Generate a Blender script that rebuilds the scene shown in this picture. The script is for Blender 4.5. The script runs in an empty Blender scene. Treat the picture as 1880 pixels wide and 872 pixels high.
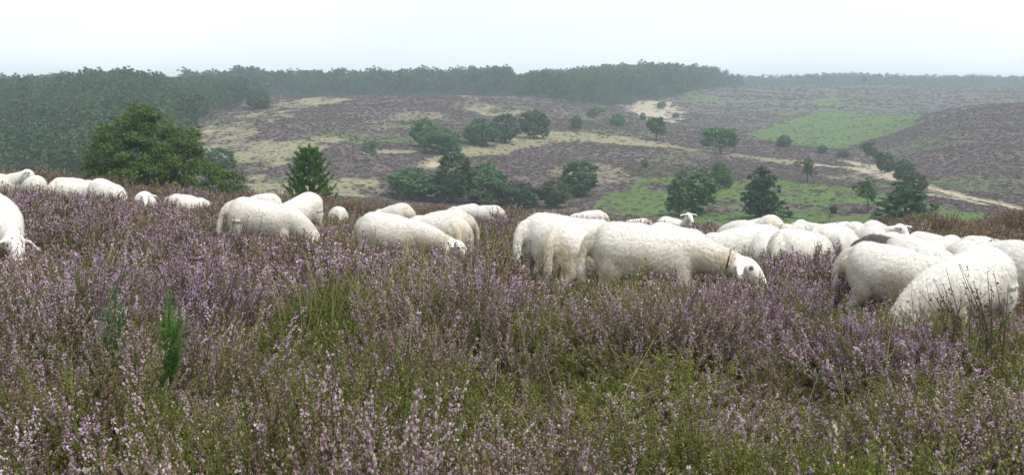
import bpy, math, random
import numpy as np
from mathutils import Vector, Matrix, noise as mnoise

scene = bpy.context.scene
R = math.radians
# ------------------------------------------------------------------ camera
F_PX, CX, HOR, EYE = 2016.0, 940.0, 160.0, 1.65      # focal length, centre and horizon in photo pixels; eye height
cam_d = bpy.data.cameras.new('camera')
cam = bpy.data.objects.new('camera', cam_d)
scene.collection.objects.link(cam)
cam.location = (0, 0, EYE)
cam.rotation_euler = (R(90), 0, 0)
cam_d.sensor_fit = 'HORIZONTAL'
cam_d.sensor_width = 36.0
cam_d.lens = 36.0 * F_PX / 1880.0
cam_d.shift_y = -(436.0 - HOR) / 1880.0
cam_d.clip_start = 0.05
cam_d.clip_end = 8000
scene.camera = cam
# ------------------------------------------------------------------ sky: bright overcast over a Nishita sky
SUN_DIR = Vector((0.42, -0.22, 0.88)).normalized()
SUN_EL = math.asin(SUN_DIR.z)
SUN_AZ = math.atan2(SUN_DIR.x, SUN_DIR.y)
world = bpy.data.worlds.new('World')
scene.world = world
world.use_nodes = True
wn, wl = world.node_tree.nodes, world.node_tree.links
wn.clear()
w_out = wn.new('ShaderNodeOutputWorld')
w_bg = wn.new('ShaderNodeBackground')
w_bg.inputs['Strength'].default_value = 0.10
w_sky = wn.new('ShaderNodeTexSky')
w_sky.sky_type = 'NISHITA'
w_sky.sun_disc = False
w_sky.sun_elevation = SUN_EL
w_sky.sun_rotation = SUN_AZ
w_sky.dust_density = 4.0
w_tc = wn.new('ShaderNodeTexCoord')
w_map = wn.new('ShaderNodeMapping')
w_map.inputs['Scale'].default_value = (1.2, 1.2, 5.0)
w_noise = wn.new('ShaderNodeTexNoise')
w_noise.inputs['Scale'].default_value = 2.2
w_noise.inputs['Detail'].default_value = 5.0
w_ramp = wn.new('ShaderNodeValToRGB')
w_ramp.color_ramp.elements[0].position = 0.32
w_ramp.color_ramp.elements[0].color = (7.0, 7.35, 7.7, 1)
w_ramp.color_ramp.elements[1].position = 0.68
w_ramp.color_ramp.elements[1].color = (8.0, 8.2, 8.45, 1)
w_mix = wn.new('ShaderNodeMix')
w_mix.data_type = 'RGBA'
w_mix.inputs['Factor'].default_value = 0.86
wl.new(w_tc.outputs['Generated'], w_map.inputs['Vector'])
wl.new(w_map.outputs['Vector'], w_noise.inputs['Vector'])
wl.new(w_noise.outputs['Fac'], w_ramp.inputs['Fac'])
wl.new(w_sky.outputs['Color'], w_mix.inputs['A'])
wl.new(w_ramp.outputs['Color'], w_mix.inputs['B'])
wl.new(w_mix.outputs['Result'], w_bg.inputs['Color'])
wl.new(w_bg.outputs['Background'], w_out.inputs['Surface'])
# ------------------------------------------------------------------ hazy sun
sun_d = bpy.data.lights.new('sun', 'SUN')
sun_d.energy = 2.2
sun_d.angle = R(20)
sun_d.color = (1.0, 0.95, 0.87)
sun = bpy.data.objects.new('sun', sun_d)
scene.collection.objects.link(sun)
sun.rotation_euler = SUN_DIR.to_track_quat('Z', 'Y').to_euler()
# ------------------------------------------------------------------ exposure
scene.view_settings.view_transform = 'Standard'
scene.view_settings.look = 'None'
scene.view_settings.exposure = 0.66
scene.view_settings.gamma = 1.0
scene.view_settings.use_curve_mapping = False
scene.render.engine = 'CYCLES'
scene.cycles.max_bounces = 5
scene.cycles.diffuse_bounces = 2
scene.cycles.glossy_bounces = 1
scene.cycles.transmission_bounces = 2
scene.cycles.volume_bounces = 2
scene.cycles.use_denoising = True

# ================================================================== helpers
rng = np.random.default_rng(7)

def mk_mesh(name, V, *face_arrays):
    """mesh from an (N,3) array and any number of (M,k) index arrays"""
    me = bpy.data.meshes.new(name)
    V = np.asarray(V, np.float32)
    me.vertices.add(len(V))
    me.vertices.foreach_set('co', V.ravel())
    fa = [np.asarray(f, np.int32) for f in face_arrays if len(f)]
    nl = sum(f.size for f in fa)
    me.loops.add(nl)
    me.loops.foreach_set('vertex_index', np.concatenate([f.ravel() for f in fa]))
    tot = np.concatenate([np.full(len(f), f.shape[1], np.int32) for f in fa])
    me.polygons.add(len(tot))
    me.polygons.foreach_set('loop_start', np.concatenate([[0], np.cumsum(tot)[:-1]]).astype(np.int32))
    me.polygons.foreach_set('loop_total', tot)
    me.update(calc_edges=True)
    return me

def face_attr(me, name, arr, typ='FLOAT'):
    a = me.attributes.new(name, typ, 'FACE')
    a.data.foreach_set('color' if typ == 'FLOAT_COLOR' else 'value', np.asarray(arr, np.float32).ravel())

def vert_attr(me, name, arr):
    a = me.attributes.new(name, 'FLOAT', 'POINT')
    a.data.foreach_set('value', np.asarray(arr, np.float32).ravel())

def link(o, parent=None):
    scene.collection.objects.link(o)
    if parent is not None:
        o.parent = parent
    return o

def mesh_obj(name, me, mat=None, parent=None):
    if mat is not None and not me.materials:
        me.materials.append(mat)
    return link(bpy.data.objects.new(name, me), parent)

def empty(name, loc, rz=0.0, scl=(1, 1, 1)):
    o = bpy.data.objects.new(name, None)
    o.empty_display_size = 0.2
    o.location = loc
    o.rotation_euler = (0, 0, rz)
    o.scale = scl
    return link(o)

def tag(o, label=None, cat=None, group=None, kind=None):
    if label: o['label'] = label
    if cat: o['category'] = cat
    if group: o['group'] = group
    if kind: o['kind'] = kind
    return o

def smooth(me):
    me.polygons.foreach_set('use_smooth', np.ones(len(me.polygons), bool))

# ---- value noise in numpy
_perm = np.random.default_rng(3).permutation(4096)
def _h(ix, iy, s):
    return _perm[(ix * 73 + iy * 1259 + s * 337 + _perm[(ix + s * 17) & 4095]) & 4095] / 4095.0
def vnoise(x, y, s=0):
    x = np.asarray(x, float); y = np.asarray(y, float)
    ix = np.floor(x).astype(int); iy = np.floor(y).astype(int)
    fx = x - ix; fy = y - iy
    fx = fx * fx * (3 - 2 * fx); fy = fy * fy * (3 - 2 * fy)
    a = _h(ix, iy, s); b = _h(ix + 1, iy, s); c = _h(ix, iy + 1, s); d = _h(ix + 1, iy + 1, s)
    return (a * (1 - fx) + b * fx) * (1 - fy) + (c * (1 - fx) + d * fx) * fy * 1.0
def fbm(x, y, s=0, o=4):
    t = 0.0; a = 0.5; n = 0
    for k in range(o):
        t = t + a * vnoise(np.asarray(x) * 2 ** k, np.asarray(y) * 2 ** k, s + k * 11)
        n += a; a *= 0.5
    return t / n          # 0..1

def sstep(a, b, x):
    t = np.clip((x - a) / (b - a), 0, 1)
    return t * t * (3 - 2 * t)

# ---- node helpers
def new_mat(name):
    m = bpy.data.materials.new(name)
    m.use_nodes = True
    nt = m.node_tree
    nt.nodes.clear()
    out = nt.nodes.new('ShaderNodeOutputMaterial')
    return m, nt, out
def nd(nt, typ, **kw):
    n = nt.nodes.new(typ)
    for k, v in kw.items():
        if k.startswith('_'):
            setattr(n, k[1:], v)
        else:
            n.inputs[k.replace('__', ' ')].default_value = v
    return n
def mixc(nt, fac, a, b, blend='MIX'):
    n = nt.nodes.new('ShaderNodeMix'); n.data_type = 'RGBA'; n.blend_type = blend
    for sock, v in (('Factor', fac), ('A', a), ('B', b)):
        if isinstance(v, bpy.types.NodeSocket):
            nt.links.new(v, n.inputs[sock])
        elif sock == 'Factor':
            n.inputs[sock].default_value = v
        else:
            n.inputs[sock].default_value = (*v, 1)
    return n.outputs['Result']
def mth(nt, op, a, b=None, c=None):
    n = nt.nodes.new('ShaderNodeMath'); n.operation = op
    for i, v in enumerate((a, b, c)):
        if v is None: continue
        if isinstance(v, bpy.types.NodeSocket): nt.links.new(v, n.inputs[i])
        else: n.inputs[i].default_value = v
    return n.outputs[0]
def ramp(nt, fac, p0, p1):
    n = nt.nodes.new('ShaderNodeMapRange'); n.interpolation_type = 'SMOOTHSTEP'
    n.inputs['From Min'].default_value = p0; n.inputs['From Max'].default_value = p1
    nt.links.new(fac, n.inputs['Value'])
    return n.outputs['Result']
def attr(nt, name, typ='GEOMETRY'):
    n = nt.nodes.new('ShaderNodeAttribute'); n.attribute_name = name; n.attribute_type = typ
    return n

def leaf_shader(nt, out, col, transl=0.3, rough=0.6, spec=0.25):
    p = nd(nt, 'ShaderNodeBsdfPrincipled', Roughness=rough)
    p.inputs['Specular IOR Level'].default_value = spec
    t = nd(nt, 'ShaderNodeBsdfTranslucent')
    mx = nd(nt, 'ShaderNodeMixShader', Fac=transl)
    nt.links.new(col, p.inputs['Base Color']); nt.links.new(col, t.inputs['Color'])
    nt.links.new(p.outputs[0], mx.inputs[1]); nt.links.new(t.outputs[0], mx.inputs[2])
    nt.links.new(mx.outputs[0], out.inputs['Surface'])

def leaf_mat(name, dark, light, accent=None, transl=0.28):
    m, nt, out = new_mat(name)
    a = attr(nt, 'v')
    oi = nt.nodes.new('ShaderNodeObjectInfo')
    c = mixc(nt, a.outputs['Fac'], dark, light)
    if accent:
        c = mixc(nt, mth(nt, 'MULTIPLY', ramp(nt, a.outputs['Fac'], 0.93, 1.0), 0.6), c, accent)
    hsv = nd(nt, 'ShaderNodeHueSaturation')
    nt.links.new(c, hsv.inputs['Color'])
    nt.links.new(mth(nt, 'MULTIPLY_ADD', oi.outputs['Random'], 0.65, 0.68), hsv.inputs['Value'])
    nt.links.new(mth(nt, 'MULTIPLY_ADD', oi.outputs['Random'], 0.03, 0.487), hsv.inputs['Hue'])
    leaf_shader(nt, out, hsv.outputs['Color'], transl)
    return m

def flat_mat(name, col, rough=0.8, nscale=30, var=0.35):
    m, nt, out = new_mat(name)
    tc = nt.nodes.new('ShaderNodeTexCoord')
    n = nd(nt, 'ShaderNodeTexNoise', Scale=nscale, Detail=4.0)
    nt.links.new(tc.outputs['Object'], n.inputs['Vector'])
    c = mixc(nt, n.outputs['Fac'], tuple(k * (1 - var) for k in col), tuple(min(1, k * (1 + var)) for k in col))
    p = nd(nt, 'ShaderNodeBsdfPrincipled', Roughness=rough)
    p.inputs['Specular IOR Level'].default_value = 0.2
    nt.links.new(c, p.inputs['Base Color'])
    nt.links.new(p.outputs[0], out.inputs['Surface'])
    return m

# ================================================================== terrain function
def P(d, py):                       # height seen at depth d on photo row py
    return EYE + (HOR - py) / F_PX * d
COLS = {
 -700: [(2,0.05),(6,0),(11,-.1),(24,-.8),(35,-1.5),(45,-3),(70,-7),(110,-11),(150,-12.5),(200,-9.5),(260,-5),(330,-1),(450,1),(700,1),(2700,1)],
 0:    [(2,0),(6,-.02),(11,-.17),(24,-.90),(34,-1.55),(45,-3.2),(70,-7.5),(110,-11.5),(150,-12.5),(200,-9.5),(260,-5.4),(330,-2.6),(450,-1),(700,1),(2700,1)],
 200:  [(2,0),(6,-.03),(11,-.22),(24,-1.05),(34,-1.8),(45,-3.4),(70,-7.5),(110,-11.5),(150,-12.5),(200,-9.8),(260,-5.2),(330,-1.2),(450,0),(700,1),(2700,1)],
 400:  [(2,0),(6,-.03),(11,-.24),(22,-1.15),(35,-2.25),(46,-3.9),(70,-8),(110,-12),(150,-11.6),(200,P(200,262)),(240,P(240,226)),(280,P(280,207)),(320,P(320,193)),(400,-2.2),(480,-2.5),(700,0),(2700,1)],
 600:  [(2,0),(6,-.03),(10,-.27),(15.5,-.66),(22,-1.25),(30,-2.0),(38,-2.75),(50,-5.0),(75,-9),(105,-11.3),(130,-11.2),(170,P(170,300)),(220,P(220,240)),(280,P(280,200)),(335,P(335,180)),(380,-2.2),(480,-3.2),(700,0),(2700,1)],
 800:  [(2,0),(6,-.03),(10,-.29),(15.5,-.74),(22,-1.4),(30,-2.2),(38,-3.0),(50,-5.6),(75,-10),(105,-12.8),(135,-12.8),(165,P(165,315)),(200,P(200,275)),(240,P(240,235)),(290,P(290,200)),(345,P(345,176)),(400,-1.9),(480,-2.8),(700,0),(2700,1)],
 1000: [(2,0),(6,-.03),(9.8,-.32),(15,-.80),(22,-1.5),(30,-2.3),(38,-3.1),(50,-5.8),(75,-10.5),(110,-13.6),(140,P(140,378)),(160,P(160,341)),(190,P(190,302)),(230,P(230,264)),(270,P(270,229)),(320,P(320,201)),(370,P(370,184)),(450,-2),(560,0),(700,1),(2700,1)],
 1200: [(2,0),(6,-.04),(9.8,-.36),(15,-.92),(20,-1.4),(28,-2.25),(36,-3.1),(48,-5.8),(75,-10.5),(100,-12.6),(125,P(125,390)),(150,P(150,352)),(190,P(190,302)),(240,P(240,264)),(300,P(300,231)),(380,-9.2),(450,P(450,203)),(490,P(490,190)),(550,0.5),(700,2),(2700,1)],
 1400: [(2,0),(6,-.05),(9.8,-.42),(14,-.92),(20,-1.5),(27,-2.25),(34,-3.0),(46,-5.8),(70,-9.8),(95,-11.6),(115,P(115,395)),(150,P(150,345)),(200,P(200,302)),(240,P(240,277)),(265,P(265,264)),(300,-14.2),(350,P(350,246)),(430,P(430,211)),(520,P(520,185)),(640,P(640,163)),(720,P(720,157)),(900,2),(2700,1)],
 1600: [(2,0),(6,-.06),(9.8,-.50),(14,-1.02),(18,-1.42),(24,-2.0),(31,-2.75),(42,-5.2),(65,-8.8),(95,-10.4),(130,P(130,368)),(170,P(170,340)),(200,P(200,322)),(240,P(240,300)),(290,P(290,276)),(360,P(360,240)),(450,P(450,209)),(550,P(550,181)),(650,P(650,164)),(720,P(720,157)),(900,2),(2700,1)],
 1740: [(2,0),(6,-.06),(9.8,-.52),(14,-1.06),(18,-1.42),(23,-1.85),(30,-2.45),(42,-4.6),(65,-8.0),(95,-10.4),(125,P(125,375)),(150,P(150,352)),(175,P(175,318)),(215,P(215,270)),(270,P(270,224)),(335,P(335,193)),(400,-8.6),(480,P(480,198)),(560,P(560,178)),(650,P(650,164)),(720,P(720,158)),(900,2),(2700,1)],
 1880: [(2,0),(6,-.06),(9.8,-.52),(14,-1.06),(18,-1.42),(23,-1.8),(30,-2.3),(42,-4.3),(65,-8.0),(95,-11),(130,P(130,383)),(160,P(160,330)),(200,P(200,280)),(255,P(255,232)),(335,P(335,189)),(400,-7.8),(480,P(480,193)),(560,P(560,175)),(650,P(650,164)),(720,P(720,159)),(900,2),(2700,1)],
 2600: [(2,0),(6,-.06),(9.8,-.50),(14,-1.0),(18,-1.4),(23,-1.8),(30,-2.3),(42,-4.3),(65,-7.5),(95,-9),(130,-9.5),(160,-8),(200,-5),(255,-2),(335,0),(480,0),(720,1),(900,2),(2700,1)],
}
def pchip(x, y, xi):
    h = np.diff(x); dl = np.diff(y) / h
    m = np.zeros(len(x)); m[0] = dl[0]; m[-1] = dl[-1]
    for k in range(1, len(x) - 1):
        if dl[k - 1] * dl[k] > 0:
            w1 = 2 * h[k] + h[k - 1]; w2 = h[k] + 2 * h[k - 1]
            m[k] = (w1 + w2) / (w1 / dl[k - 1] + w2 / dl[k])
    i = np.clip(np.searchsorted(x, xi) - 1, 0, len(x) - 2)
    t = (xi - x[i]) / h[i]
    return ((1 + 2 * t) * (1 - t) ** 2 * y[i] + t * (1 - t) ** 2 * h[i] * m[i]
            + t * t * (3 - 2 * t) * y[i + 1] + t * t * (t - 1) * h[i] * m[i + 1])
NV, NU = 700, 331
V_AX = np.linspace(math.log(2.0), math.log(2700.0), NV)
U_AX = np.linspace(-700, 2600, NU)
_keys = sorted(COLS)
_cols = np.array([pchip(np.log([k[0] for k in COLS[c]]), np.array([k[1] for k in COLS[c]], float), V_AX) for c in _keys])
_tab = np.array([np.interp(U_AX, _keys, _cols[:, j]) for j in range(NV)]).T          # NU x NV
_k = np.exp(-0.5 * (np.arange(-14, 15) / 5.5) ** 2); _k /= _k.sum()
_pad = np.pad(_tab, ((14, 14), (0, 0)), mode='edge')
_tab = sum(_k[i] * _pad[i:i + NU] for i in range(29))
# ---------------------------------------------------------------- the flock: positions first (heather gives way to the sheep)
G, RE, LV, UP = 'graze', 'reach', 'level', 'up'
# centre px, back-top row, depth, heading (0 = to the right, 90 = away), pose, size, collar, label
SHEEP = [
 (-6, 316, 24.0, -25, LV, 1.0, 0, 'white sheep cut by the left edge in the back row, its head turned this way'),
 (60, 323, 23.0, 95, G, 1.0, 0, 'white sheep seen from behind beside the leftmost raised head'),
 (133, 325, 24.0, 33, G, 1.05, 0, 'white sheep seen sideways, left of the pair standing close in the left back row'),
 (198, 330, 21.5, -62, G, 1.0, 0, 'white sheep with head down, right of the close pair in front of the big oak'),
 (266, 354, 21.5, 271, LV, .95, 0, 'white sheep facing the camera with both ears spread, in front of the big oak'),
 (341, 357, 27.0, 8, G, 1.0, 0, 'sheep with only its back above the heather, below the right skirt of the big oak'),
 (-20, 353, 11.0, 284, RE, 1.0, 0, 'large near sheep at the left edge, head down towards the camera'),
 (478, 366, 15.6, -12, G, 1.0, 0, 'large white sheep left of centre with head down in purple heather'),
 (478, 355, 20.5, 125, G, 1.0, 0, 'sheep whose rounded back shows right above the large one left of centre'),
 (553, 358, 19.0, 222, G, 1.0, 0, 'white sheep with high rump, head down behind the large one left of centre'),
 (620, 378, 27.0, 90, G, .95, 0, 'small round sheep seen from behind, alone below the young pine'),
 (722, 391, 13.2, -36, RE, 1.0, 0, 'cream sheep in the middle, grazing to the right with its white face showing'),
 (722, 375, 18.5, 128, G, 1.0, 0, 'white sheep rising like a hump behind the cream one in the middle'),
 (808, 384, 16.6, 172, G, 1.0, 0, 'white sheep facing left, hind legs showing, behind the cream one in the middle'),
 (840, 398, 14.8, 88, G, .92, 0, 'dingy beige sheep seen from behind next to the white face in the middle'),
 (890, 376, 28.0, 150, G, 1.0, 0, 'small distant sheep facing left, right of the middle group'),
 (853, 374, 36.0, 182, G, 1.0, 0, 'tiny sheep back on the brow above the middle group'),
 (1080, 386, 32.0, 176, G, 1.05, 0, 'small distant sheep facing left on the brow above the long collared sheep'),
 (1040, 391, 12.2, 26, G, 1.04, 0, 'white sheep with rump at left, behind the tail of the long collared sheep'),
 (1044, 418, 10.9, 62, G, .94, 0, 'dingy cream sheep seen from behind, next to the tail of the long collared sheep'),
 (1190, 408, 9.8, -4, RE, 0.93, 1, 'long cream sheep with a black collar, head stretched to the right'),
 (1088, 402, 16.2, 118, G, 1.0, 0, 'sheep back showing above the hindquarters of the long collared sheep'),
 (1174, 407, 17.4, 66, G, 1.0, 0, 'sheep back showing above the middle of the long collared sheep'),
 (1232, 411, 14.6, 40, G, .95, 0, 'sheep back sloping down above the shoulder of the long collared sheep'),
 (1238, 399, 26.0, -35, UP, .9, 0, 'small distant sheep with raised head right above the long collared sheep'),
 (1164, 402, 31.0, 180, G, 1.0, 0, 'tiny sheep back almost hidden by heather on the brow above the long sheep'),
 (1356, 414, 14.0, 198, G, 1.0, 0, 'white sheep facing left behind the head of the long collared sheep'),
 (1358, 405, 17.5, 112, G, 1.0, 0, 'white sheep back just above the one behind the collared sheep\'s head'),
 (1418, 396, 17.0, 82, G, 1.03, 0, 'tan-tinged sheep seen from behind with the tallest rounded rump'),
 (1411, 424, 14.6, 276, G, .95, 1, 'sheep with a dark collar, head down below the tallest rounded rump'),
 (1384, 402, 32.0, 181, G, 1.0, 0, 'tiny sheep back on the brow left of the tallest rounded rump'),
 (1470, 419, 13.2, 56, G, 1.0, 0, 'greyish white sheep with rump to the left above the bright purple heather'),
 (1470, 409, 20.5, 66, G, 1.0, 0, 'sheep back sloping up just right of the tallest rounded rump'),
 (1528, 413, 16.6, 58, G, 1.0, 0, 'white sheep back above the greyish white one by the bright purple heather'),
 (1528, 407, 22.5, 196, LV, .95, 0, 'sheep with its head turned left in the far row of the right flock'),
 (1570, 405, 19.5, 95, G, .95, 0, 'round white sheep rump in the far row, left of the one with ears showing'),
 (1616, 407, 19.5, 292, LV, .95, 0, 'white sheep facing this way with an ear sticking out, far row at right'),
 (1600, 414, 17.2, 100, G, .95, 0, 'round white sheep between the far rump and the black sheep'),
 (1628, 430, 15.6, 112, G, .98, 0, 'white sheep back just behind the black sheep'),
 (1640, 434, 13.9, 22, G, 1.0, 0, 'black sheep among the white flock, only its dark back showing'),
 (1692, 438, 12.4, -48, G, 1.0, 0, 'white sheep right behind the back of the big standing one at right'),
 (1688, 428, 18.0, 120, G, .95, 0, 'sheep rump peeping out left of the collared one in the right flock'),
 (1722, 427, 15.6, -42, RE, 1.0, 1, 'white sheep with a dark collar in the right flock, facing right'),
 (1770, 441, 14.0, 98, G, .95, 0, 'sheep seen from behind next to the collared one in the right flock'),
 (1802, 434, 17.4, 55, G, .98, 0, 'cream sheep back in the farthest row at the right'),
 (1842, 438, 13.2, 122, G, 1.02, 0, 'large white sheep back behind the two nearest ones at the right edge'),
 (1645, 446, 10.0, -7, G, 1.0, 0, 'big standing sheep at right with its tail and dark belly showing'),
 (1778, 459, 8.9, 236, G, 0.94, 0, 'nearest sheep at right, head down to the left behind bare heather twigs'),
 (1500, 413, 15.4, 96, G, .92, 0, 'round white rump squeezed in right above the bright purple heather'),
 (1556, 421, 14.6, 82, G, .92, 0, 'round white rump just left above the shoulder of the black sheep\'s group'),
 (1712, 434, 14.2, 96, G, .90, 0, 'small white rump between the black sheep and the collared right-hand one'),
 (1750, 431, 19.0, 84, G, .92, 0, 'small far rump right behind the collared sheep of the right flock'),
 (1786, 446, 12.6, 112, G, .92, 0, 'white rump directly behind the nearest right-hand sheep\'s back'),
 (1440, 409, 18.8, 100, G, .92, 0, 'small white rump just right of the tan-tinged tall one'),
 (1876, 446, 11.0, 104, G, 1.0, 0, 'sheep at the right edge partly cut off by the frame'),
]
# the near slope is shaped so that every sheep stands where the photograph shows it
_su = np.array([t[0] for t in SHEEP], float); _sd = np.array([t[2] for t in SHEEP], float)
_need = np.array([EYE + (HOR - t[1]) / F_PX * t[2] - .832 * t[5] for t in SHEEP])
def _base(px, d):
    fu = (np.clip(px, U_AX[0], U_AX[-1] - 1e-6) - U_AX[0]) / (U_AX[1] - U_AX[0]); fv = np.clip((np.log(d) - V_AX[0]) / (V_AX[1] - V_AX[0]), 0, NV - 1.001)
    iu = np.clip(fu.astype(int), 0, NU - 2); iv = np.clip(fv.astype(int), 0, NV - 2); tu = fu - iu; tv = fv - iv
    return (_tab[iu, iv] * (1 - tu) + _tab[iu + 1, iv] * tu) * (1 - tv) + (_tab[iu, iv + 1] * (1 - tu) + _tab[iu + 1, iv + 1] * tu) * tv
def _kern(px, d):
    return np.exp(-.5 * (((np.asarray(px)[..., None] - _su) / 130) ** 2 + ((np.log(np.asarray(d))[..., None] - np.log(_sd)) / .13) ** 2))
_alpha = np.linalg.solve(_kern(_su, _sd) + 0.03 * np.eye(len(_su)), _need - _base(_su, _sd))
def ground(x, y):
    x = np.asarray(x, float); y = np.asarray(y, float)
    yy = np.maximum(y, 2.0)
    px = np.clip(CX + F_PX * x / yy, U_AX[0], U_AX[-1] - 1e-6)
    fu = (px - U_AX[0]) / (U_AX[1] - U_AX[0]); fv = (np.log(np.minimum(yy, 2699.0)) - V_AX[0]) / (V_AX[1] - V_AX[0])
    iu = np.clip(fu.astype(int), 0, NU - 2); iv = np.clip(fv.astype(int), 0, NV - 2)
    tu = fu - iu; tv = fv - iv
    z = (_tab[iu, iv] * (1 - tu) + _tab[iu + 1, iv] * tu) * (1 - tv) + (_tab[iu, iv + 1] * (1 - tu) + _tab[iu + 1, iv + 1] * tu) * tv
    nearm = (yy < 55)
    if nearm.any():
        ynn = yy[nearm] if yy.ndim else yy
        pnn = px[nearm] if px.ndim else px
        add = (_kern(np.clip(pnn, -100, 1980), ynn) @ _alpha) * (1 - sstep(36, 52, ynn))
        if yy.ndim: z = z.copy(); z[nearm] += add
        else: z = z + add
    far = sstep(60, 140, yy) * (1 - sstep(600, 900, yy))
    z = z + far * ((fbm(x / 26, y / 26, 1, 3) - 0.5) * 2.2 + (fbm(x / 6, y / 6, 5, 2) - 0.5) * 0.2)
    z = z + (1 - sstep(40, 60, yy)) * sstep(3, 8, yy) * (fbm(x / 2.2, y / 2.2, 9, 2) - 0.5) * 0.10
    return z
def hit(px, py, dmin=55.0, lift=0.0, dmax=1500.0):
    """first place beyond dmin where the sight line through a photo pixel meets the ground"""
    d = np.exp(np.linspace(math.log(dmin), math.log(dmax), 1500))
    x = (px - CX) / F_PX * d
    g = ground(x, d) + lift - (EYE + (HOR - py) / F_PX * d)
    i = np.argmax(g >= 0) if (g >= 0).any() else int(np.argmax(g))
    return float(x[i]), float(d[i])

# ================================================================== ground sheet
ys = np.concatenate([np.linspace(-28, 2, 40)[:-1], np.exp(np.linspace(math.log(2), math.log(2650), 640))])
ss = np.linspace(-1, 1, 520)
GY, GS = np.meshgrid(ys, ss, indexing='ij')
GX = GS * (0.72 * np.abs(GY) + 30)
GZ = ground(GX, GY)
nr, nc = GY.shape
idx = np.arange(nr * nc).reshape(nr, nc)
quads = np.stack([idx[:-1, :-1], idx[:-1, 1:], idx[1:, 1:], idx[1:, :-1]], -1).reshape(-1, 4)
g_me = mk_mesh('ground', np.stack([GX, GY, GZ], -1).reshape(-1, 3), quads)
smooth(g_me)

def seg_dist(X, Y, pts):
    best = np.full(X.shape, 1e9)
    for (ax, ay, aw), (bx, by, bw) in zip(pts[:-1], pts[1:]):
        vx, vy = bx - ax, by - ay
        L = vx * vx + vy * vy + 1e-9
        t = np.clip(((X - ax) * vx + (Y - ay) * vy) / L, 0, 1)
        w = aw + (bw - aw) * t
        best = np.minimum(best, np.hypot(X - ax - t * vx, Y - ay - t * vy) / w)
    return best
def in_poly(X, Y, pts):
    c = np.zeros(X.shape, bool)
    n = len(pts)
    for i in range(n):
        x1, y1 = pts[i]; x2, y2 = pts[(i + 1) % n]
        cond = ((y1 > Y) != (y2 > Y))
        xx = (x2 - x1) * (Y - y1) / ((y2 - y1) if abs(y2 - y1) > 1e-9 else 1e-9) + x1
        c ^= cond & (X < xx)
    return c
def world_poly(pp): return [hit(*p) for p in pp]
def stroke(pp): return [(*hit(a, b), w) for a, b, w in pp]

STRAW_POLYS = [world_poly(p) for p in [
    [(338, 236), (400, 214), (470, 196), (545, 184), (625, 179), (640, 184), (560, 199), (500, 222), (470, 250), (520, 262), (600, 252), (660, 255), (590, 275), (530, 300), (560, 322), (700, 326), (712, 345), (690, 364), (600, 366), (450, 352), (405, 300), (370, 262)],
    [(795, 172), (860, 176), (905, 200), (870, 205), (845, 186)],
]]
STRAW_STROKES = [stroke(p) for p in [
    [(792, 305, 2), (850, 284, 3.5), (900, 272, 4.5), (960, 262, 6), (1030, 248, 7), (1100, 257, 7), (1200, 266, 6), (1290, 279, 4.5), (1400, 292, 4), (1480, 301, 4)],
    [(1010, 243, 2), (1080, 246, 3), (1160, 256, 3)],
    [(870, 200, 3), (900, 212, 3), (960, 206, 2)],
    [(690, 281, 3), (735, 278, 3)],
]]
SAND_STROKES = [stroke(p) for p in [
    [(1490, 300, .7), (1560, 307, 1.7), (1610, 318, 1.5), (1665, 334, 1.1), (1720, 349, 1.0), (1790, 366, .9), (1880, 386, 1.0)],
    [(1560, 297, 1.0), (1600, 306, 1.0), (1650, 322, 1.0)],
    [(1700, 356, .7), (1760, 366, .7), (1800, 374, .8)],
    [(793, 306, 1.5), (803, 300, 1.5)],
    [(395, 240, 1.0), (350, 246, 1.2)],
]]
SAND_POLYS = [world_poly(p) for p in [[(1128, 192), (1180, 186), (1236, 188), (1250, 206), (1240, 226), (1205, 224), (1160, 208)]]]
GREEN_POLYS = [world_poly(p) for p in [
    [(1362, 246), (1430, 228), (1500, 208), (1560, 208), (1620, 213), (1695, 209), (1685, 226), (1600, 256), (1545, 273), (1480, 270), (1440, 262)],
    [(1085, 384), (1120, 352), (1180, 330), (1260, 326), (1330, 334), (1430, 330), (1520, 343), (1600, 350), (1700, 372), (1800, 394), (1880, 408), (1880, 430), (1500, 430), (1250, 410)],
    [(1490, 190), (1530, 176), (1545, 182), (1510, 196)],
]]
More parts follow.
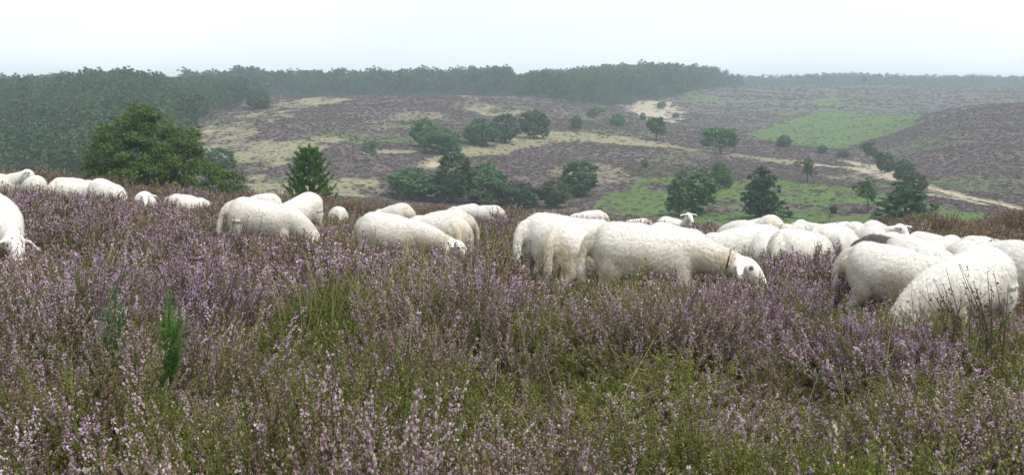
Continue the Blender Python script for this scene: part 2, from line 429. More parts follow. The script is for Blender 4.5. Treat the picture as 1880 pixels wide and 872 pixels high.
def cover(X, Y):
    """how much straw grass, bare sand and green grass the ground carries at a place (0..1 each)"""
    X = np.asarray(X, float); Y = np.asarray(Y, float)
    wob = 0.06 + 0.012 * 0
    Xw = X + (fbm(X / 7, Y / 7, 21, 3) - .5) * 9 * sstep(50, 250, Y); Yw = Y + (fbm(X / 7, Y / 7, 31, 3) - .5) * 16 * sstep(50, 250, Y)
    n1 = fbm(X / 9, Y / 22, 41, 4)
    n2 = fbm(X / 3.0, Y / 5.0, 45, 3)
    straw = np.zeros(X.shape); sand = np.zeros(X.shape); green = np.zeros(X.shape)
    for p in STRAW_POLYS:
        straw = np.maximum(straw, in_poly(Xw, Yw, p) * sstep(.40, .60, n1 * .6 + n2 * .4 + .03))
    for s in STRAW_STROKES:
        straw = np.maximum(straw, (1 - sstep(.6, 1.2, seg_dist(Xw * .35 + X * .65, Yw * .35 + Y * .65, s))) * sstep(.06, .28, n2 * .6 + n1 * .4))
    for s in SAND_STROKES:
        sand = np.maximum(sand, 1 - sstep(.5, 1.2, seg_dist(Xw * .12 + X * .88, Yw * .12 + Y * .88, s) + (n2 - .5)))
        straw = np.maximum(straw, .8 * (1 - sstep(1.0, 2.6, seg_dist(Xw * .2 + X * .8, Yw * .2 + Y * .8, s) + (n2 - .5))))
    for p in SAND_POLYS:
        sand = np.maximum(sand, in_poly(Xw, Yw, p) * sstep(.28, .5, n2 * .5 + n1 * .5))
    for k, p in enumerate(GREEN_POLYS):
        green = np.maximum(green, in_poly(Xw * .6 + X * .4, Yw * .6 + Y * .4, p) * (sstep(.02, .16, n2) if k == 0 else sstep(.32, .54, n1 * .45 + n2 * .55)))
    green = np.maximum(green, .55 * sstep(.58, .74, fbm(X / 30, Y / 30, 61, 3)) * sstep(60, 90, Y))
    straw = np.maximum(straw, .6 * sstep(.66, .76, fbm(X / 14, Y / 30, 71, 3)) * sstep(90, 150, Y) * (X < 60))
    return straw, sand, green
c_straw, c_sand, c_green = cover(GX.ravel(), GY.ravel())
vert_attr(g_me, 'straw', c_straw); vert_attr(g_me, 'sand', c_sand); vert_attr(g_me, 'green', c_green)
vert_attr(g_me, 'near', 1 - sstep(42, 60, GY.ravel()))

def ground_material():
    m, nt, out = new_mat('heath_ground')
    geo = nt.nodes.new('ShaderNodeNewGeometry')
    def noise(scale, det=4.0, rough=0.6):
        n = nd(nt, 'ShaderNodeTexNoise', Scale=scale, Detail=det, Roughness=rough)
        nt.links.new(geo.outputs['Position'], n.inputs['Vector'])
        return n.outputs['Fac']
    n_big, n_mid, n_fine = noise(0.03), noise(0.22, 5, .7), noise(1.3, 5, .75)
    heath = mixc(nt, ramp(nt, n_mid, .35, .65), (.112, .086, .094), (.142, .108, .120))
    heath = mixc(nt, ramp(nt, n_fine, .42, .70), heath, (.095, .086, .064))
    heath = mixc(nt, mth(nt, 'MULTIPLY', ramp(nt, n_big, .48, .62), .45), heath, (.070, .085, .035))
    straw = mixc(nt, ramp(nt, n_fine, .35, .65), (.175, .165, .100), (.25, .23, .150))
    sand = mixc(nt, n_fine, (.27, .235, .18), (.40, .345, .27))
    green = mixc(nt, ramp(nt, n_fine, .35, .65), (.066, .112, .034), (.096, .148, .046))
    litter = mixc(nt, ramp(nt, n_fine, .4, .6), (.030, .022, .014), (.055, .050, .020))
    c = mixc(nt, attr(nt, 'green').outputs['Fac'], heath, green)
    c = mixc(nt, attr(nt, 'straw').outputs['Fac'], c, straw)
    c = mixc(nt, attr(nt, 'sand').outputs['Fac'], c, sand)
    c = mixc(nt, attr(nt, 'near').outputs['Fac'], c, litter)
    p = nd(nt, 'ShaderNodeBsdfPrincipled', Roughness=.95)
    p.inputs['Specular IOR Level'].default_value = 0.05
    b = nd(nt, 'ShaderNodeBump', Strength=.6, Distance=.12)
    nt.links.new(noise(1.0, 6, .75), b.inputs['Height'])
    nt.links.new(b.outputs['Normal'], p.inputs['Normal'])
    nt.links.new(c, p.inputs['Base Color'])
    nt.links.new(p.outputs[0], out.inputs['Surface'])
    return m
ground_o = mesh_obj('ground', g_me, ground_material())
tag(ground_o, 'rolling heath ground with straw grass, sandy tracks and green hollows', 'ground', kind='structure')

# ================================================================== scatter by geometry nodes
def proto_collection(name, objs):
    c = bpy.data.collections.new(name)
    for o in objs: c.objects.link(o)
    return c
def scatter(name, pos, rot, scl, index, coll, label, cat):
    me = bpy.data.meshes.new(name)
    me.vertices.add(len(pos))
    me.vertices.foreach_set('co', np.asarray(pos, np.float32).ravel())
    a = me.attributes.new('rot', 'FLOAT_VECTOR', 'POINT'); a.data.foreach_set('vector', np.asarray(rot, np.float32).ravel())
    a = me.attributes.new('scl', 'FLOAT_VECTOR', 'POINT'); a.data.foreach_set('vector', np.asarray(scl, np.float32).ravel())
    a = me.attributes.new('pick', 'INT', 'POINT'); a.data.foreach_set('value', np.asarray(index, np.int32).ravel())
    o = link(bpy.data.objects.new(name, me))
    tag(o, label, cat, kind='stuff')
    ng = bpy.data.node_groups.new(name + '_nodes', 'GeometryNodeTree')
    ng.interface.new_socket('Geometry', in_out='INPUT', socket_type='NodeSocketGeometry')
    ng.interface.new_socket('Geometry', in_out='OUTPUT', socket_type='NodeSocketGeometry')
    N, L = ng.nodes, ng.links
    gi, go = N.new('NodeGroupInput'), N.new('NodeGroupOutput')
    ci = N.new('GeometryNodeCollectionInfo')
    ci.inputs['Collection'].default_value = coll
    ci.inputs['Separate Children'].default_value = True
    ci.inputs['Reset Children'].default_value = True
    iop = N.new('GeometryNodeInstanceOnPoints')
    iop.inputs['Pick Instance'].default_value = True
    def na(nm, t):
        n = N.new('GeometryNodeInputNamedAttribute'); n.data_type = t; n.inputs['Name'].default_value = nm
        return n.outputs['Attribute']
    e2r = N.new('FunctionNodeEulerToRotation')
    L.new(na('rot', 'FLOAT_VECTOR'), e2r.inputs[0])
    L.new(gi.outputs[0], iop.inputs['Points'])
    L.new(ci.outputs[0], iop.inputs['Instance'])
    L.new(na('pick', 'INT'), iop.inputs['Instance Index'])
    L.new(e2r.outputs[0], iop.inputs['Rotation'])
    L.new(na('scl', 'FLOAT_VECTOR'), iop.inputs['Scale'])
    L.new(iop.outputs[0], go.inputs[0])
    md = o.modifiers.new('scatter', 'NODES'); md.node_group = ng
    return o

# ================================================================== trees
def unit(v): return v / np.maximum(np.linalg.norm(v, axis=-1, keepdims=True), 1e-9)
def leaf_quads(C, N, size, rg, aspect=0.62):
    """diamond-shaped leaf faces at centres C with normals N"""
    n = len(C)
    r = unit(rg.normal(size=(n, 3)))
    t = unit(np.cross(N, r)); b = np.cross(N, t)
    s = (size * rg.uniform(.6, 1.35, n))[:, None]
    V = np.stack([C - t * s * .5, C - b * s * .5 * aspect + N * s * .08, C + t * s * .5, C + b * s * .5 * aspect + N * s * .08], 1).reshape(-1, 3)
    return V, np.arange(n * 4).reshape(n, 4)
def tube(pts, rad, k=6):
    pts = np.asarray(pts, float); rad = np.asarray(rad, float)
    V = []
    for i, p in enumerate(pts):
        d = unit(pts[min(i + 1, len(pts) - 1)] - pts[max(i - 1, 0)])
        a = np.cross(d, (0, 1, 0) if abs(d[1]) < .9 else (1, 0, 0)); a = unit(a); b = np.cross(d, a)
        th = np.linspace(0, 2 * np.pi, k, endpoint=False)
        V.append(p + rad[i] * (np.cos(th)[:, None] * a + np.sin(th)[:, None] * b))
    V = np.concatenate(V)
    Fq = []
    for i in range(len(pts) - 1):
        for j in range(k):
            Fq.append((i * k + j, i * k + (j + 1) % k, (i + 1) * k + (j + 1) % k, (i + 1) * k + j))
    return V, np.array(Fq)
def join_tubes(tubes):
    Vs, Fs, o = [], [], 0
    for V, Fq in tubes:
        Vs.append(V); Fs.append(Fq + o); o += len(V)
    return np.concatenate(Vs), np.concatenate(Fs)

def crown_points(rg, lobes, n, per=26, spread=0.10, shell=0.35, zmin=0.0):
    lobes = np.asarray(lobes, float)
    area = (lobes[:, 3] * lobes[:, 4] + lobes[:, 4] * lobes[:, 5] + lobes[:, 3] * lobes[:, 5])
    k = max(6, n // per)
    li = rg.choice(len(lobes), k, p=area / area.sum())
    d = unit(rg.normal(size=(k, 3)))
    rr = 1 - shell * rg.random(k) ** 1.6
    cc = lobes[li, :3] + d * lobes[li, 3:] * rr[:, None]
    # drop clumps that sit deep in another lobe
    q = ((cc[:, None, :] - lobes[None, :, :3]) / lobes[None, :, 3:])
    deep = (np.linalg.norm(q, axis=2) < 0.62).any(1)
    cc, d = cc[~deep], d[~deep]
    keep = cc[:, 2] > zmin
    cc, d = cc[keep], d[keep]
    j = rg.integers(0, len(cc), n)
    sp = spread * lobes[:, 3:].mean() * 2
    off = rg.normal(size=(n, 3)) * sp * np.array([1, 1, .62])
    C = cc[j] + off
    N = unit(d[j] * .55 + rg.normal(size=(n, 3)) * .55 + np.array([0, 0, .45]))
    v = np.clip(rg.normal(.5, .2, n) + rg.normal(0, .16, len(cc))[j] , 0, 1)
    ok = C[:, 2] > zmin * .5
    return C[ok], N[ok], v[ok]
def crown_mesh(name, seed, lobes, n, leaf, **kw):
    rg = np.random.default_rng(seed)
    C, N, v = crown_points(rg, lobes, n, **kw)
    V, Fq = leaf_quads(C, N, leaf, rg)
    me = mk_mesh(name, V, Fq)
    face_attr(me, 'v', v)
    return me
def lobes_for(kind, rg):
    """unit-height lobes, crown about 1 high and 1 wide"""
    L = []
    if kind == 'bush':              # dome leafy to the ground
        L.append((0, 0, .50, .40, .40, .44))
        for k in range(11):
            a = k * 2.4 + rg.uniform(-.3, .3); h = rg.uniform(.18, .75); r = .32 * math.sqrt(max(.1, 1 - (h - .25) ** 2 * 2.2)); s = rg.uniform(.14, .22)
            L.append((math.cos(a) * r, math.sin(a) * r, h, s, s, s * .85))
    elif kind == 'tree':            # rounded crown over a short visible trunk
        L.append((0, 0, .60, .36, .36, .32))
        for k in range(12):
            a = k * 2.4 + rg.uniform(-.3, .3); h = rg.uniform(.34, .85); r = .33 * math.sqrt(max(.08, 1 - ((h - .55) / .42) ** 2)); s = rg.uniform(.12, .19)
            L.append((math.cos(a) * r, math.sin(a) * r, h, s, s, s * .75))
    elif kind == 'cone':
        for k in range(16):
            h = .10 + .82 * k / 15; a = k * 2.4; r = .33 * (1 - h) ** .7 * rg.uniform(.6, 1.1); s = .10 + .17 * (1 - h)
            L.append((math.cos(a) * r, math.sin(a) * r, h, s, s, s * .6))
    elif kind == 'airy':
        for k in range(17):
            h = rg.uniform(.30, .92); a = rg.uniform(0, 6.28); r = rg.uniform(0, .30) * (1.15 - abs(h - .6)); s = rg.uniform(.09, .17)
            L.append((math.cos(a) * r, math.sin(a) * r, h, s, s, s * .8))
    elif kind == 'wood':            # forest tree: domed crown reaching well down
        L.append((0, 0, .56, .30, .30, .36))
        for k in range(12):
            a = k * 2.4 + rg.uniform(-.4, .4); h = rg.uniform(.20, .90); r = .30 * math.sqrt(max(.06, 1 - ((h - .5) / .52) ** 2)); s = rg.uniform(.10, .19)
            L.append((math.cos(a) * r, math.sin(a) * r, h, s, s, s * .8))
    elif kind == 'pinewood':        # flat-topped old pine
        for k in range(12):
            a = k * 2.4; h = rg.uniform(.34, .92); r = rg.uniform(.03, .24); s = rg.uniform(.09, .16)
            L.append((math.cos(a) * r, math.sin(a) * r, h, s, s, s * .6))
    return L
def trunk_mesh(name, seed, top=.62, r0=.035, limbs=4, lean=.03):
    rg = np.random.default_rng(seed)
    T = [tube([(0, 0, -.06), (lean * .3, 0, top * .35), (lean, lean * .5, top)], [r0 * 1.25, r0 * .85, r0 * .35])]
    for k in range(limbs):
        a = k * 2.3 + rg.uniform(0, 1); h = top * rg.uniform(.4, .85); l = rg.uniform(.16, .26)
        T.append(tube([(lean * h, 0, h), (math.cos(a) * l * .6, math.sin(a) * l * .6, h + l * .55), (math.cos(a) * l, math.sin(a) * l, h + l * 1.1)], [r0 * .45, r0 * .3, r0 * .12], 5))
    V, Fq = join_tubes(T)
    me = mk_mesh(name, V, Fq); smooth(me)
    return me

BARK = flat_mat('bark', (.075, .058, .045), .9, 14)
BIRCH_BARK = flat_mat('pale_bark', (.28, .26, .23), .8, 14)
OAK_LEAF = leaf_mat('oak_leaf', (.048, .130, .020), (.155, .265, .050), (.16, .20, .05))
BUSH_LEAF = leaf_mat('bush_leaf', (.038, .100, .034), (.120, .205, .070))
PALE_LEAF = leaf_mat('pale_leaf', (.055, .105, .045), (.12, .18, .075))
OLIVE_LEAF = leaf_mat('olive_leaf', (.050, .085, .020), (.115, .150, .045))
CONIFER_LEAF = leaf_mat('conifer_leaf', (.026, .075, .026), (.080, .145, .048))
WOOD_LEAF = leaf_mat('wood_leaf', (.028, .075, .030), (.095, .155, .062))
LIGHT_WOOD = leaf_mat('light_wood_leaf', (.045, .088, .034), (.115, .165, .068))
PINE_LEAF = leaf_mat('pine_needle', (.055, .150, .032), (.135, .260, .065))

PROTO = {}
def tree_proto(kind, i, leafmat, n, leaf, **kw):
    key = (kind, i)
    if key not in PROTO:
        rg = np.random.default_rng(100 + i * 7 + len(kind))
        cm = crown_mesh('crown', 200 + i * 13 + len(kind) * 3, lobes_for(kind, rg), n, leaf, **kw)
        tm = trunk_mesh('trunk', 300 + i, top=.45 if kind == 'bush' else .72, r0=.03 if kind != 'airy' else .018, limbs=5)
        PROTO[key] = (cm, tm)
    return PROTO[key]
_matmesh = {}
def with_mat(me, mat):
    key = (me.name, mat.name)
    if key not in _matmesh:
        m2 = me.copy(); m2.materials.clear(); m2.materials.append(mat); _matmesh[key] = m2
    return _matmesh[key]
def place_tree(name, cm, tm, leafmat, barkmat, x, y, w, h, label, cat, group=None, rz=0.0, sink=0.0):
    t = empty(name, (x, y, float(ground(x, y)) - sink), rz, (w, w, h))
    link(bpy.data.objects.new('trunk', with_mat(tm, barkmat)), t)
    link(bpy.data.objects.new('crown', with_mat(cm, leafmat)), t)
    tag(t, label, cat, group)
    return t

KINDS = {'bush': (12000, .048), 'tree': (11000, .046), 'cone': (10000, .046), 'airy': (4200, .040)}
# photo centre, foot row, width, top row, kind, leaf, name, category, label
TREES = [
 (760, 366, 108, 305, 'bush', 'B', 'oak_bush', 'bush', 'broad low dome of a bush at the left end of the valley-floor thicket'),
 (832, 374, 72, 272, 'bush', 'B', 'oak_tree', 'tree', 'tallest dark oak of the thicket on the valley floor, second from its left'),
 (889, 375, 100, 296, 'bush', 'B', 'oak_bush', 'bush', 'large round dark bush in the middle of the valley-floor thicket'),
 (950, 380, 88, 331, 'bush', 'G', 'oak_bush', 'bush', 'low wide bush between the large dark bush and the olive round one'),
 (1018, 382, 62, 326, 'bush', 'O', 'oak_bush', 'bush', 'olive green round bush at the right end of the thicket above the sheep'),
 (1065, 360, 76, 291, 'bush', 'B', 'oak_bush', 'bush', 'single dark round bush standing just right of the valley-floor thicket'),
 (779, 271, 54, 213, 'bush', 'B', 'oak_bush', 'bush', 'upright dark bush, leftmost and higher of the pair halfway up the hill'),
 (811, 283, 76, 233, 'bush', 'B', 'oak_bush', 'bush', 'wide dark bush, lower right one of the pair halfway up the hill'),
 (886, 269, 68, 214, 'bush', 'B', 'oak_bush', 'bush', 'wide bush at the left end of the row of three on the hillside'),
 (928, 262, 54, 205, 'bush', 'B', 'oak_bush', 'bush', 'middle bush of the row of three on the hillside'),
 (980, 254, 60, 199, 'bush', 'B', 'oak_bush', 'bush', 'round dark bush at the right end of the row of three on the hillside'),
 (1058, 238, 23, 211, 'bush', 'P', 'birch_shrub', 'bush', 'small pale shrub left of the pale double one below the wood'),
 (1094, 229, 32, 195, 'airy', 'P', 'birch_tree', 'tree', 'pale green light birch on the heath below the middle wood'),
 (1134, 231, 29, 207, 'bush', 'B', 'oak_bush', 'bush', 'small dark bush just right of the pale birch below the wood'),
 (1205, 258, 41, 212, 'tree', 'B', 'oak_tree', 'tree', 'dark oak standing alone on the heath below the sandy hollow'),
 (1322, 283, 76, 230, 'tree', 'B', 'oak_tree', 'tree', 'spreading oak with a short trunk beside the straw-coloured track'),
 (1274, 394, 102, 302, 'bush', 'B', 'oak_bush', 'bush', 'big rounded dark bush on the green slope behind the grazing flock'),
 (1323, 346, 42, 296, 'bush', 'B', 'oak_tree', 'tree', 'smaller tree tucked up behind the right shoulder of the big rounded bush'),
 (1400, 400, 70, 303, 'cone', 'C', 'conifer_tree', 'tree', 'dark upright cone-shaped tree on the green slope'),
 (1482, 336, 38, 291, 'airy', 'O', 'oak_sapling', 'tree', 'small thin tree with see-through crown near the sandy track'),
 (1594, 390, 54, 326, 'airy', 'B', 'oak_sapling', 'tree', 'thin dark tree with bare trunk left of the dense conifer'),
 (1662, 414, 96, 334, 'cone', 'C', 'conifer_tree', 'tree', 'dense dark broad conifer on the green slope behind the flock at right'),
 (1678, 356, 52, 314, 'bush', 'O', 'oak_bush', 'bush', 'olive bush rising directly behind the dense broad conifer'),
 (1660, 332, 46, 291, 'bush', 'P', 'birch_shrub', 'bush', 'pale round tree beside the sandy track above the broad conifer'),
 (1597, 306, 38, 257, 'airy', 'P', 'birch_tree', 'tree', 'taller pale birch on the left of the pair above the sandy track'),
 (1624, 317, 38, 276, 'bush', 'P', 'birch_tree', 'tree', 'shorter pale birch on the right of the pair above the sandy track'),
 (1440, 271, 30, 246, 'bush', 'P', 'oak_bush', 'bush', 'small bush at the lower edge of the bright green hollow'),
 (1510, 283, 20, 265, 'bush', 'B', 'oak_bush', 'bush', 'tiny round bush below the bright green hollow'),
 (1548, 289, 24, 276, 'bush', 'B', 'oak_bush', 'bush', 'tiny low bush left of the pale birch pair'),
 (472, 200, 52, 162, 'bush', 'B', 'oak_bush', 'bush', 'round dark bush standing on the straw hill crest beside the left wood'),
 (900, 176, 42, 147, 'bush', 'B', 'oak_bush', 'bush', 'round dark bush on the hill crest in front of the ridge wood'),
 (681, 298, 32, 256, 'airy', 'P', 'birch_tree', 'tree', 'thin pale birch alone on the purple hillside'),
 (704, 174, 30, 149, 'bush', 'B', 'oak_bush', 'bush', 'small dark bush on the crest in front of the ridge wood, left of centre'),
 (1180, 222, 12, 206, 'bush', 'P', 'birch_shrub', 'bush', 'tiny pale shrub on the lower edge of the sandy hollow'),
 (1215, 200, 18, 186, 'bush', 'P', 'oak_bush', 'bush', 'tiny shrub in the middle of the sandy hollow'),
 (1241, 217, 14, 207, 'bush', 'B', 'oak_bush', 'bush', 'tiny dark shrub at the right end of the sandy hollow'),
 (1183, 320, 15, 291, 'airy', 'P', 'birch_sapling', 'tree', 'tiny birch sapling above the green patch of the slope'),
 (402, 318, 64, 268, 'bush', 'P', 'oak_bush', 'bush', 'hazy green bush half hidden behind the big near oak'),
 (1587, 155, 11, 139, 'tree', 'B', 'oak_tree', 'tree', 'lone small tree standing on the far plateau skyline'),
 (1530, 393, 14, 376, 'bush', 'O', 'birch_shrub', 'bush', 'tiny shrub on the green slope between the cone and the thin tree'),
]
MATS = {'B': BUSH_LEAF, 'G': WOOD_LEAF, 'O': OLIVE_LEAF, 'P': PALE_LEAF, 'C': CONIFER_LEAF}
for ti, (px, py, wpx, top, kind, lm, nm, cat, lab) in enumerate(TREES):
    x, y = hit(px, py, 70.0)
    n, lf = KINDS[kind]
    cm, tm = tree_proto(kind, ti % 4, None, n, lf, **({} if kind == 'airy' else dict(spread=.072, shell=.26, per=30)))
    w = wpx / F_PX * y / (.98 if kind in ('bush', 'tree') else .74)
    g = float(ground(x, y))
    h = (EYE + (HOR - top) / F_PX * y - g) / .99
    place_tree(nm, cm, tm, MATS[lm], BIRCH_BARK if 'birch' in nm else BARK, x, y, w, h, lab, cat, 'trees and bushes scattered over the valley', rz=ti * 1.7)

# ---- the big near oak on the left, just below the brow
def near_oak():
    d0, px0 = 54.0, 272.0
    x0 = (px0 - CX) / F_PX * d0
    g0 = float(ground(x0, d0))
    rg = np.random.default_rng(5)
    s = d0 / F_PX
    L = []
    for px, py, r, dy in [(248, 219, 32, .2), (228, 248, 40, -.6), (270, 242, 40, .4), (205, 285, 46, 0), (248, 285, 52, -1.0), (300, 262, 40, -.3), (336, 268, 38, .3), (350, 290, 38, -.5), (182, 292, 32, .3),
                          (188, 325, 40, .6), (225, 335, 46, -1.0), (282, 325, 52, -1.3), (330, 320, 48, -.9), (368, 325, 38, -.4), (398, 332, 32, .1), (424, 340, 26, .3), (270, 296, 66, 1.0), (325, 330, 54, .8),
                          (315, 290, 44, -.6), (240, 375, 62, 0), (320, 380, 62, 0), (390, 372, 40, 0)]:
        z = EYE + (HOR - py) * s - g0
        r *= s
        L.append(((px - px0) * s, dy, z, r, r * 1.05, r * .85))
    t = empty('oak_tree', (x0, d0, g0))
    C, N, v = crown_points(rg, L, 60000, per=70, spread=.075, shell=.30, zmin=.1)
    V, Fq = leaf_quads(C, N, .125, rg)
    me = mk_mesh('crown', V, Fq); face_attr(me, 'v', v)
    mesh_obj('crown', me, OAK_LEAF, t)
    T = []
    for k, (lx, ly, lz, r, _, _) in enumerate(L[:18]):
        T.append(tube([(0, 0, -.3), (lx * .25, ly * .25, lz * .35), (lx * .7, ly * .7, lz * .75), (lx, ly, lz)], [.16 if k == 0 else .07, .06, .035, .012], 6))
    V, Fq = join_tubes(T)
    mesh_obj('trunk', mk_mesh('trunk', V, Fq), BARK, t)
    tag(t, 'big spreading green oak just beyond the brow behind the sheep at left', 'tree')
near_oak()

# ---- young pine on the brow
def needle_tris(C, D, length, width, rg):
    n = len(C)
    side = unit(np.cross(D, unit(rg.normal(size=(n, 3)))))
    l = (length * rg.uniform(.7, 1.2, n))[:, None]
    V = np.stack([C - side * width * .5, C + side * width * .5, C + D * l], 1).reshape(-1, 3)
    return V, np.arange(n * 3).reshape(n, 3)
def pine_mesh(rg, H, W, whorls, per, needles, nl, nw):
    T = [tube([(0, 0, -.1), (.01, 0, H * .5), (0, 0, H * .97)], [H * .017, H * .012, H * .004])]
    C, D, v = [], [], []
    def shoot(a, b, n):
        ax = unit(b - a)
        t = rg.random(n) ** .7
        p = a + (b - a) * t[:, None]
        dr = unit(ax * .75 + rg.normal(size=(n, 3)) * .55)
        C.append(p); D.append(dr); v.append(np.clip(rg.normal(.45, .2, n) + .3 * t - .1, 0, 1))
    for w in range(whorls):
        f = (w + .3) / whorls
        z0 = H * (.05 + .87 * f)
        ln = W * .5 * (1 - f) ** .62 + .06 * H
        for k in range(per):
            a = k * 6.283 / per + w * .7 + rg.uniform(-.25, .25)
            up = .35 + .75 * f + rg.uniform(-.1, .15)
            l = ln * rg.uniform(.75, 1.15)
            p0 = np.array([0, 0, z0]); dirv = unit(np.array([math.cos(a), math.sin(a), up * .55]))
            p1 = p0 + dirv * l * .65; p2 = p1 + unit(dirv + np.array([0, 0, .7])) * l * .45
            T.append(tube([p0, p1, p2], [H * .006, H * .004, H * .002], 4))
            shoot(p0 + (p1 - p0) * .3, p1, needles); shoot(p1, p2, needles)
            for q in range(3):
                s0 = p0 + (p1 - p0) * rg.uniform(.45, 1)
                s1 = s0 + unit(dirv * .6 + rg.normal(size=3) * .5 + np.array([0, 0, .55])) * l * .38
                shoot(s0, s1, needles)
    shoot(np.array([0, 0, H * .82]), np.array([0, 0, H]), needles * 2)
    V, Fq = needle_tris(np.concatenate(C), np.concatenate(D), nl, nw, rg)
    me = mk_mesh('needles', V, Fq); face_attr(me, 'v', np.concatenate(v))
    TV, TF = join_tubes(T)
    return me, mk_mesh('trunk', TV, TF)
def young_pine(px, d, top, wpx, label, seed, whorls, per, needles, nl, nw, name='pine_tree', mat=None, lift=0.0):
    x = (px - CX) / F_PX * d
    g = float(ground(x, d)) + lift
    H = EYE + (HOR - top) / F_PX * d - g
    me, tr = pine_mesh(np.random.default_rng(seed), H, wpx / F_PX * d, whorls, per, needles, nl, nw)
    t = empty(name, (x, d, g))
    mesh_obj('crown', me, mat or PINE_LEAF, t); mesh_obj('trunk', tr, BARK, t)
    tag(t, label, 'tree')
    return t
young_pine(568, 44.0, 266, 108, 'young bright green pine on the brow between the big oak and the thicket', 3, 9, 8, 62, .15, .026)

# ================================================================== woods
def wood_points(n_try, px0, px1, d0, d1, front, spacing, seed, back=None):
    rg = np.random.default_rng(seed)
    out = []
    cell = {}
    dd = np.sqrt(rg.uniform(d0 * d0, d1 * d1, n_try)); pp = rg.uniform(px0, px1, n_try)
    for d, px in zip(dd, pp):
        if d < front(px): continue
        if back and d > back(px): continue
        x = (px - CX) / F_PX * d
        key = (int(x // spacing), int(d // spacing)); ok = True
        for i in (-1, 0, 1):
            for j in (-1, 0, 1):
                for q in cell.get((key[0] + i, key[1] + j), ()):
                    if (q[0] - x) ** 2 + (q[1] - d) ** 2 < spacing * spacing: ok = False
        if ok:
            cell.setdefault(key, []).append((x, d)); out.append((x, d, px))
    return out
wood_protos = []
for i in range(6):
    kind = 'wood' if i < 4 else 'pinewood'
    rg = np.random.default_rng(40 + i)
    cm = crown_mesh('wood_crown', 60 + i, lobes_for(kind, rg), 2600, .056, spread=.066, per=26, shell=.28)
    tm = trunk_mesh('wood_trunk', 80 + i, top=.8, r0=.011, limbs=2, lean=.02)
    cm.materials.append(LIGHT_WOOD if i in (2, 3) else WOOD_LEAF); tm.materials.append(BARK)
    wood_protos.append((cm, tm))
# joined prototype (crown + trunk) for the mass of trees
def joined_proto(i, cm, tm):
    v1 = np.empty(len(cm.vertices) * 3, np.float32); cm.vertices.foreach_get('co', v1)
    v2 = np.empty(len(tm.vertices) * 3, np.float32); tm.vertices.foreach_get('co', v2)
    f1 = np.empty(len(cm.loops), np.int32); cm.loops.foreach_get('vertex_index', f1)
    f2 = np.empty(len(tm.loops), np.int32); tm.loops.foreach_get('vertex_index', f2)
    me = mk_mesh('wood_tree', np.concatenate([v1, v2]).reshape(-1, 3), f1.reshape(-1, 4), f2.reshape(-1, 4) + len(cm.vertices))
    a = np.empty(len(cm.polygons), np.float32); cm.attributes['v'].data.foreach_get('value', a)
    face_attr(me, 'v', np.concatenate([a, np.full(len(tm.polygons), .5)]))
    me.materials.append(LIGHT_WOOD if i in (2, 3) else WOOD_LEAF); me.materials.append(BARK)
    me.polygons.foreach_set('material_index', np.concatenate([np.zeros(len(cm.polygons), np.int32), np.ones(len(tm.polygons), np.int32)]))
    return bpy.data.objects.new('proto_wood_%02d' % i, me)
wood_coll = proto_collection('wood_tree_kinds', [joined_proto(i, *p) for i, p in enumerate(wood_protos)])

def f_left(px): return float(np.interp(px, [-500, 150, 260, 340, 400, 440, 475], [140, 140, 165, 215, 275, 320, 370]))
def f_mid(px): return float(np.interp(px, [930, 1000, 1100, 1180, 1250, 1300, 1360], [405, 400, 420, 485, 520, 590, 660]))
W_LEFT = wood_points(16000, -420, 480, 138, 430, f_left, 4.5, 1)
W_RIDGE = wood_points(6000, 345, 932, 462, 600, lambda p: 462.0, 4.6, 2)
W_MID = wood_points(9000, 938, 1365, 398, 700, f_mid, 4.6, 3)
W_FAR = wood_points(26000, -600, 2700, 880, 990, lambda p: 880.0, 4.6, 4)
rgw = np.random.default_rng(11)
def tree_height(kind, px, d):
    if kind == 'left': return rgw.uniform(5.6, 10.2) * float(np.interp(px, [0, 90, 220, 340, 480], [.80, .84, 1.04, .80, .80]))
    if kind == 'ridge': return (.86 + .32 * float(fbm(px / 45., .5, 7, 2))) * rgw.uniform(8.0, 13.2) * (1 if d > 470 else .7)
    if kind == 'mid': return rgw.uniform(8.5, 13.5) * float(np.interp(px, [940, 1000, 1080, 1190, 1290, 1365], [.72, .88, .98, 1.12, 1.0, .55])) * (.9 + .25 * float(fbm(px / 30., .5, 17, 2)))
    return rgw.uniform(6.5, 12.0) + 2.0 * float(np.exp(-((px - 1560) / 90) ** 2))
allw = [('left',) + t for t in W_LEFT] + [('ridge',) + t for t in W_RIDGE] + [('mid',) + t for t in W_MID] + [('far',) + t for t in W_FAR]
left_vis = sorted([t for t in allw if t[0] == 'left' and 0 < t[3] < 478], key=lambda t: t[2])[:150]
ridge_vis = sorted([t for t in allw if t[0] == 'ridge' and 440 < t[3] < 945], key=lambda t: t[2])[:60]
mid_vis = sorted([t for t in allw if t[0] == 'mid'], key=lambda t: t[2] - f_mid(t[3]))[:60]
single = set(left_vis) | set(ridge_vis) | set(mid_vis)
WOOD_LABEL = {'left': ('dark tree of the dense wood on the left slope behind the big oak', 'trees of the left wood'),
              'ridge': ('tall hazy tree along the front of the ridge wood behind the purple hill', 'trees of the ridge wood'),
              'mid': ('hazy blue-green tree on the front edge of the wood above the sandy hollow', 'trees of the middle wood')}
pos, rot, scl, ind = [], [], [], []
